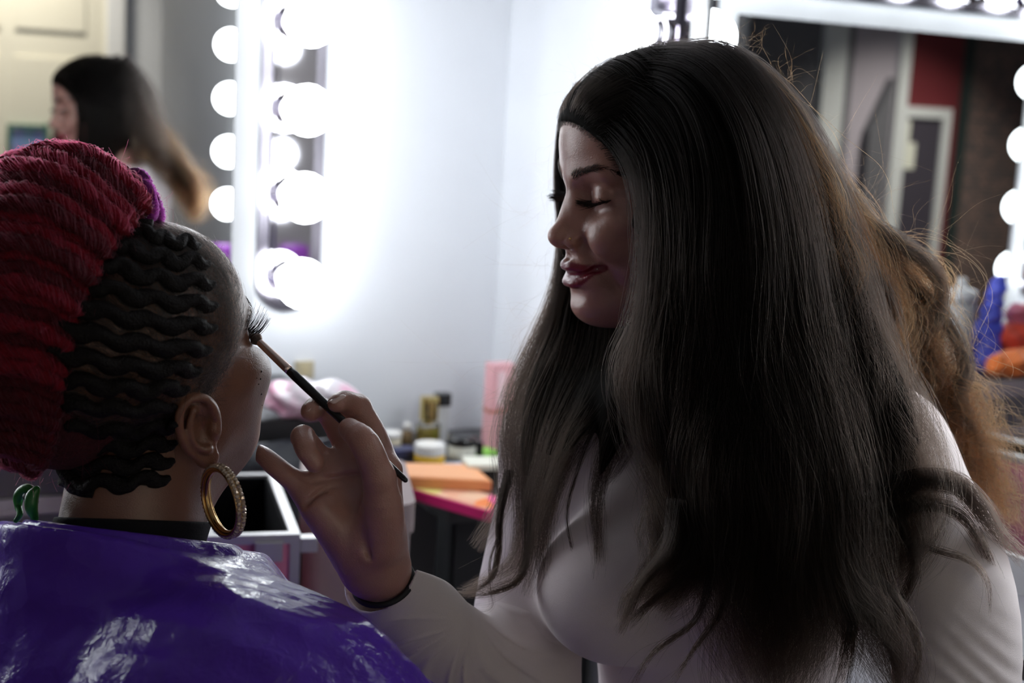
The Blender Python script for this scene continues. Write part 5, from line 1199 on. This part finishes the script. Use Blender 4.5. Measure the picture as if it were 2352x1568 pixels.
flat_on('orange_box', 'flat orange box lying over the pink palette', 'box', ((905, 1062), (1085, 1066), (1130, 1106), (900, 1094)), ZT + .0185, ZT + .034, mat('orange_card', (.86, .36, .14), .4), 'box_body', mat('orange_lid', (.90, .44, .22), .45))
# tall pink glitter box standing in the corner
t, k = put('tall_pink_box', 'tall pink glitter box standing in the corner of the counter', 'box', 1140, 1026)
pinkg = add_noise(mat('pink_glitter', (.85, .42, .46), .3, spec=.7), 300, .25, .3, 600)
rr('box_body', 60 * k, 40 * k, .0002, 196 * k, pinkg, t, r=.05); rr('band', 61 * k, 41 * k, 84 * k, 92 * k, mat('copper_band', (.60, .20, .12), .3, .6), t, .0003, r=.05)
rr('window', 20 * k, 2 * k, 104 * k, 180 * k, mat('pale_film', (.92, .66, .70), .15), t, .0003, r=.2).location = (6 * k, 20.5 * k, 0)
# soft bag with pink contents on the left counter
bag = Field(); pb = onz(705, 972); bk = scale_at(pb)
bag.ell(pb + (0, .05, 34 * bk), (104 * bk, .06, 34 * bk), .02); bag.ell(pb + (-50 * bk, .05, 50 * bk), (46 * bk, .05, 30 * bk), .03); bag.ell(pb + (55 * bk, .045, 52 * bk), (50 * bk, .045, 34 * bk), .03)
bag.fun('d', 0., lambda p: (.003 * np.sin(p[:, 0] * 130 + 3 * np.sin(p[:, 2] * 90)) + .002 * np.sin(p[:, 2] * 210 + p[:, 0] * 60)).astype(F32), (-9, -9, -9), (9, 9, 9)); bag.plane((0, 0, ZC + .0004), (0, 0, -1), .002)
V, Q = surface(bag, pb - .16, pb + .18, .004, 4)
bm_ = mat('milky_plastic', (.86, .74, .80), .3, Transmission_Weight=.15); add_noise(bm_, 12, .0, .3, 60)
n, l, b = nodes(bm_); tc = n.new('ShaderNodeTexCoord'); nz = n.new('ShaderNodeTexNoise'); nz.inputs['Scale'].default_value = 14; l.new(tc.outputs['Object'], nz.inputs['Vector']); cr = n.new('ShaderNodeValToRGB'); cr.color_ramp.elements[0].color = (.86, .42, .58, 1); cr.color_ramp.elements[0].position = .38; cr.color_ramp.elements[1].color = (.88, .82, .87, 1); cr.color_ramp.elements[1].position = .52
l.new(nz.outputs[0], cr.inputs[0]); l.new(cr.outputs[0], b.inputs['Base Color'])
t = thing('plastic_bag', 'soft milky plastic bag with pink contents on the shelf below the left light bar', 'bag', tuple(pb)); link('bag_body', quadmesh('bag_body', V - pb, Q), bm_, t)
# wall plate
pw = far_wall(697, 848, 0.)
t = thing('wall_plate', 'small beige socket plate on the pale wall below the left light bar', 'socket'); t.matrix_world = FA
d_ = (iFA[:3, :3] @ (P(697, 848, 1.0) - CAM)); o_ = (iFA @ np.append(CAM, 1))[:3]; w_ = o_ + d_ * (-o_[1] / d_[1])
boxo('plate', (w_[0] - .017, .0005, w_[2] - .016), (w_[0] + .017, .008, w_[2] + .016), mat('beige_plastic', (.50, .44, .30), .5), t, bevel=.002); boxo('rocker', (w_[0] - .006, .008, w_[2] - .009), (w_[0] + .006, .011, w_[2] + .009), mat('beige_rocker', (.56, .48, .30), .5), t, bevel=.001)
# ------------------------------------------------------------------ pink aluminium make-up case, open, in front of the shelf
alu = mat('aluminium', (.50, .50, .50), .45, .7); pinkp = add_noise(mat('pink_panel', (.66, .22, .32), .4), 300, .06); blk = mat('black_lining', (.006, .006, .007), .9, spec=.1)
cz = .765; c_r = onz(690, 1226, cz); c_l = onz(470, 1232, cz); c_b = onz(545, 1122, cz)
ex = c_l - c_r; ex[2] = 0; cw_ = float(np.linalg.norm(ex)); ex /= cw_; ey = np.array((-ex[1], ex[0], 0)); ey = ey if ey @ (c_b - c_r) > 0 else -ey; cdp = .29
case = thing('makeup_case', 'open pink make-up trolley case with aluminium edges and black lining', 'case', (c_r[0], c_r[1], 0)); case.matrix_world = Matrix(((ex[0], ey[0], 0, c_r[0]), (ex[1], ey[1], 0, c_r[1]), (0, 0, 1, 0), (0, 0, 0, 1)))
h0 = .10; e_ = .012
for nm, lo, hi in (('panel', (e_, .003, h0 + e_), (cw_ - e_, .008, cz - e_)), ('panel', (e_, cdp - .008, h0 + e_), (cw_ - e_, cdp - .003, cz - e_)), ('panel', (.003, e_, h0 + e_), (.008, cdp - e_, cz - e_)), ('panel', (cw_ - .008, e_, h0 + e_), (cw_ - .003, cdp - e_, cz - e_))): boxo(nm, lo, hi, pinkp, case)
for x in (0, cw_ - e_):
    for y in (0, cdp - e_): boxo('corner_post', (x, y, h0), (x + e_, y + e_, cz), alu, case, bevel=.003)
for z in (h0, cz - e_):
    for y in (0, cdp - e_): boxo('edge_rail', (e_, y, z), (cw_ - e_, y + e_, z + e_), alu, case, bevel=.003)
    for x in (0, cw_ - e_): boxo('edge_rail', (x, e_, z), (x + e_, cdp - e_, z + e_), alu, case, bevel=.003)
boxo('lining', (.0125, .0125, h0 + .013), (cw_ - .0125, cdp - .0125, cz - .16), blk, case)
for lo, hi in (((.0125, .0125, cz - .159), (.016, cdp - .0125, cz - .004)), ((cw_ - .016, .0125, cz - .159), (cw_ - .0125, cdp - .0125, cz - .004)), ((.0162, .0125, cz - .159), (cw_ - .0162, .016, cz - .004)), ((.0162, cdp - .016, cz - .159), (cw_ - .0162, cdp - .0125, cz - .004))): boxo('inner_wall', lo, hi, blk, case)
boxo('clasp', (.022, -.008, cz - .032), (.055, -.001, cz - .008), alu, case, bevel=.002); boxo('hinge_lug', (-.022, .0, cz - .024), (-.001, .018, cz - .006), alu, case, bevel=.003); boxo('clasp', (.20, -.008, cz - .032), (.235, -.001, cz - .008), alu, case, bevel=.002)
for x in (.03, cw_ - .03):
    for y in (.03, cdp - .03): latheo('caster', [(0, -.012), (.03, -.012), (.034, -.006), (.034, .006), (.03, .012), (0, .012)], blk, case, 16, Matrix.Translation((x, y, .035)) @ Matrix.Rotation(math.pi / 2, 4, 'Y')); boxo('caster_fork', (x - .018, y - .018, .06), (x + .018, y + .018, h0), alu, case)
# mauve upholstered seat block and black chair between case and counter
p0, p1 = onz(712, 1152, .775), onz(872, 1152, .775); bw = float(np.linalg.norm((p1 - p0)[:2]))
t = thing('storage_stool', 'mauve upholstered block stool between the pink case and the counter', 'stool', (p0[0] + bw / 2, p0[1] + .12, 0), .15)
mv = add_noise(mat('mauve_vinyl', (.30, .235, .235), .55), 40, .08, .1, 200)
rr('seat_block', bw + .05, .24, .05, .732, mv, t, .012, r=.18); rr('seat_pad', bw + .06, .25, .734, .775, mv, t, .014, r=.2)
for sx in (-1, 1):
    for sy in (-1, 1): latheo('foot', [(.02, 0), (.024, .05)], black_plastic, t, 12, Matrix.Translation((sx * bw * .4, sy * .1, 0)))
jk = Field(); J = lambda x, y, z: (np.array(FA) @ np.array((x, y, z, 1)))[:3]
jc = J(.62, .40, .60); jr = np.stack((eA, -nA, np.array((0, 0, 1.0))), 1)
jk.ell(jc, (.17, .032, .15), .03, R=jr); jk.ell(J(.54, .41, .66), (.09, .036, .09), .03, R=jr); jk.ell(J(.70, .405, .55), (.10, .035, .12), .03, R=jr); jk.cap(J(.46, .385, .755), J(.78, .385, .755), .020, .020, .03)
jk.fun('d', 0., lambda p: (.004 * np.sin(p[:, 0] * 70 + 3 * np.sin(p[:, 2] * 30)) + .002 * np.sin(p[:, 2] * 110 + p[:, 0] * 60)).astype(F32), (-9, -9, -9), (9, 9, 9))
jk.plane(J(.6, .350, .6), nA, .002)
V, Q = surface(jk, jc - .30, jc + .30, .006, 4); t = thing('black_jacket', 'dark navy black jacket hung over the front of the left shelf', 'jacket', tuple(jc)); link('cloth', quadmesh('cloth', V - jc, Q), add_noise(mat('navy_black_cloth', (.014, .017, .026), .6), 60, .2, .15, 400), t)
vin = mat('black_vinyl', (.015, .017, .024), .38)
# ------------------------------------------------------------------ what stands on the left shelf, seen in the right-hand mirror
def in_B(px, py, z=ZC):
    """real point on height z that photo pixel (px, py) shows in the right-hand mirror"""
    v = onz(px, py, z); return v - 2 * (v @ nB - DB) * nB
def stand(name, label, cat, px, py, group=None):
    p = in_B(px, py); v = onz(px, py); t = thing(name, label, cat, tuple(p), ROT_A, group); return t, scale_at(v)
for i, (px, py, w, h) in enumerate(((2130, 846, 62, 190), (2204, 850, 72, 215), (2062, 838, 50, 150))):
    t, k = stand('clear_jar', ('clear plastic jar with knobbed lid behind the fluffy hair ends, in the mirror', 'tall clear lidded canister next to the blue bag, in the mirror', 'short clear canister mostly hidden by the hair, in the mirror')[i], 'jar', px, py)
    latheo('jar_body', [(w * .48 * k, .0003), (w * .5 * k, .004), (w * .5 * k, h * .72 * k), (w * .44 * k, h * .76 * k), (w * .42 * k, h * .76 * k), (w * .47 * k, h * .70 * k), (w * .47 * k, .006), (0, .006)], mat('jar_plastic', (.85, .87, .88), .08, Transmission_Weight=.6), t, 28, smooth=True)
    latheo('lid', [(w * .5 * k, h * .77 * k), (w * .52 * k, h * .80 * k), (w * .50 * k, h * .86 * k), (w * .2 * k, h * .90 * k), (w * .12 * k, h * .92 * k), (w * .16 * k, h * .97 * k), (w * .1 * k, h * k), (0, h * k)], mat('lid_plastic', (.80, .81, .82), .15, Transmission_Weight=.25), t, 28)
    for q in range(7):
        a = q * 2.4; bm = bmesh.new(); bmesh.ops.create_icosphere(bm, subdivisions=2, radius=w * .15 * k); o = obj('cotton_ball', bm, mat('cotton', (.85, .84, .84), .95), t, True); o.location = (w * .25 * k * math.cos(a), w * .25 * k * math.sin(a), .008 + w * .16 * k + q * w * .13 * k)
def lump(name, label, cat, px, py, blobs, m, part, group=None):
    p = in_B(px, py); v = onz(px, py); k = scale_at(v); fl = Field(); E, N = np.array((eA[0], eA[1], 0)), np.array((-nA[0], -nA[1], 0))
    for (x, y, z, r) in blobs: fl.ell(p + E * x * k + N * y * k + (0, 0, z * k), (r * k, r * k, r * k * .9), .035)
    fl.fun('d', 0., lambda q: (.0022 * np.sin(q[:, 0] * 160 + 2 * np.sin(q[:, 2] * 90)) + .0015 * np.sin(q[:, 2] * 230 + q[:, 1] * 90)).astype(F32), (-9, -9, -9), (9, 9, 9)); fl.plane((0, 0, ZC + .0004), (0, 0, -1), .001)
    V, Q = surface(fl, p - .22, p + (.22, .22, .30), .004, 4); t = thing(name, label, cat, tuple(p), 0., group); link(part, quadmesh(part, V - p, Q), m, t); return t, k
blue_m = mat('blue_plastic', (.08, .10, .62), .3); orange_m = mat('orange_plush', (.88, .20, .03), .7, Sheen_Weight=.3); redor = mat('red_plush', (.75, .07, .03), .7, Sheen_Weight=.3)
t, k = lump('blue_bag', 'crumpled blue bag between the clear jars and the orange pouches, in the mirror', 'bag', 2272, 850, ((0, 0, 40, 34), (4, 0, 90, 30), (10, 0, 140, 24), (18, 0, 185, 16), (24, 0, 210, 9), (-6, 10, 30, 30)), blue_m, 'bag_body')
lump('orange_pouch', 'soft orange pouch at the right edge, in the mirror', 'pouch', 2298, 858, ((-15, 20, 22, 26), (25, 24, 26, 30), (60, 20, 24, 30), (95, 16, 26, 30)), orange_m, 'pouch_body')
lump('red_pouch', 'red pouch lying on the orange pouch, in the mirror', 'pouch', 2325, 852, ((-10, -5, 78, 26), (25, -6, 84, 30), (60, -4, 82, 30)), redor, 'pouch_body')
lump('purple_pouch', 'small orange and purple pouch topmost on the red pouch, in the mirror', 'pouch', 2340, 850, ((0, -4, 128, 24), (30, -4, 132, 24)), add_noise(mat('purple_orange', (.45, .10, .14), .6), 25, .6), 'pouch_body')
# purple lidded tub on the right counter, seen in the left mirror
v = P(505, 610, 4.0); p = v - 2 * (v @ nA - DA) * nA; kk = 4.0 / FPX
t = thing('purple_tub', 'white tub with a purple lid, seen in the left mirror beside its frame', 'tub', (p[0], p[1], ZC), 0.)
print('TUB', p, DB - p @ nB, (p - CORNER) @ eB); tz = p[2] - ZC; latheo('tub_body', [(26 * kk, .0003), (30 * kk, .006), (32 * kk, tz + 12 * kk), (30 * kk, tz + 14 * kk)], whitep, t, 28); purp = mat('purple_lid', (.42, .05, .62), .3)
latheo('lid', [(35 * kk, tz + 14 * kk), (36 * kk, tz + 18 * kk), (36 * kk, tz + 40 * kk), (31 * kk, tz + 50 * kk), (0, tz + 52 * kk)], purp, t, 28); latheo('label_band', [(33 * kk, .02), (33.5 * kk, .022), (33.5 * kk, tz - 20 * kk), (33 * kk, tz - 18 * kk)], purp, t, 28)
# pale side table and boxed lamp base across the room, seen in the left mirror
q0 = far_wall(385, 438, 3.0); kq = 5.3 / FPX
t = thing('side_table', 'white side table across the room, seen in the left mirror', 'table'); t.matrix_world = FA
fbox('table_top', 360, 432, 405, 452, 3.0, .35, white, t); fbox('leg', 366, 452, 392, 700, 2.98, .06, white, t); fbox('leg', 366, 452, 392, 700, 2.74, .06, white, t)
t = thing('storage_box', 'brown box with a white lid across the room, right of the reflected woman', 'box'); t.matrix_world = FA
fbox('box_body', 286, 336, 328, 420, 3.3, .25, mat('brown_card', (.20, .15, .12), .6), t); fbox('lid', 282, 308, 331, 335, 3.31, .27, white, t); fbox('pedestal', 290, 421, 326, 760, 3.29, .22, mat('dark_wood', (.06, .045, .035), .5), t)
# green claw clip at the nape
gp = mat('green_plastic', (.035, .24, .05), .3, Transmission_Weight=.2)
t = thing('claw_clip', 'green claw clip at the nape of the seated woman', 'hair clip', tuple(P(68, 1165, 1.10))); tl = L3(t.location)
for nm, pts, r in (('jaw', [(80, 1124, 1.095), (60, 1122, 1.10), (44, 1138, 1.105), (42, 1162, 1.105), (46, 1180, 1.10), (36, 1196, 1.10)], (.002, .004, .0045, .003, .0025, .002)), ('jaw', [(84, 1124, 1.085), (74, 1140, 1.085), (72, 1165, 1.085), (80, 1190, 1.09)], (.003, .005, .005, .003)), ('spring', [(60, 1140, 1.095), (72, 1146, 1.092), (80, 1152, 1.09)], (.003, .0035, .003))):
    fl = Field(); fl.chain([P(*q) for q in pts], r, .004); g = G(*pts); V, Q = surface(fl, g.min(0) - .015, g.max(0) + .015, .0012, 4); link(nm, quadmesh(nm, V - tl, Q), gp if nm == 'jaw' else dark_metal, t)
# stools the two women sit on
for nm, c, z, lab, seat in (('salon_stool', HIP, .405, 'black round stool under the dark-haired woman', .20), ('salon_stool', HPC, HPC[2] - .155, 'black round stool under the woman in the purple cape', .20)):
    t = thing(nm, lab, 'stool', (c[0], c[1], 0))
    latheo('seat', [(seat * .9, z - .07), (seat, z - .05), (seat, z - .015), (seat * .93, z), (0, z + .002)], vin, t, 36); latheo('column', [(.03, .03), (.03, z - .07)], chrome, t, 20); latheo('base', [(.20, 0), (.20, .012), (.05, .035), (.03, .04)], chrome, t, 36)
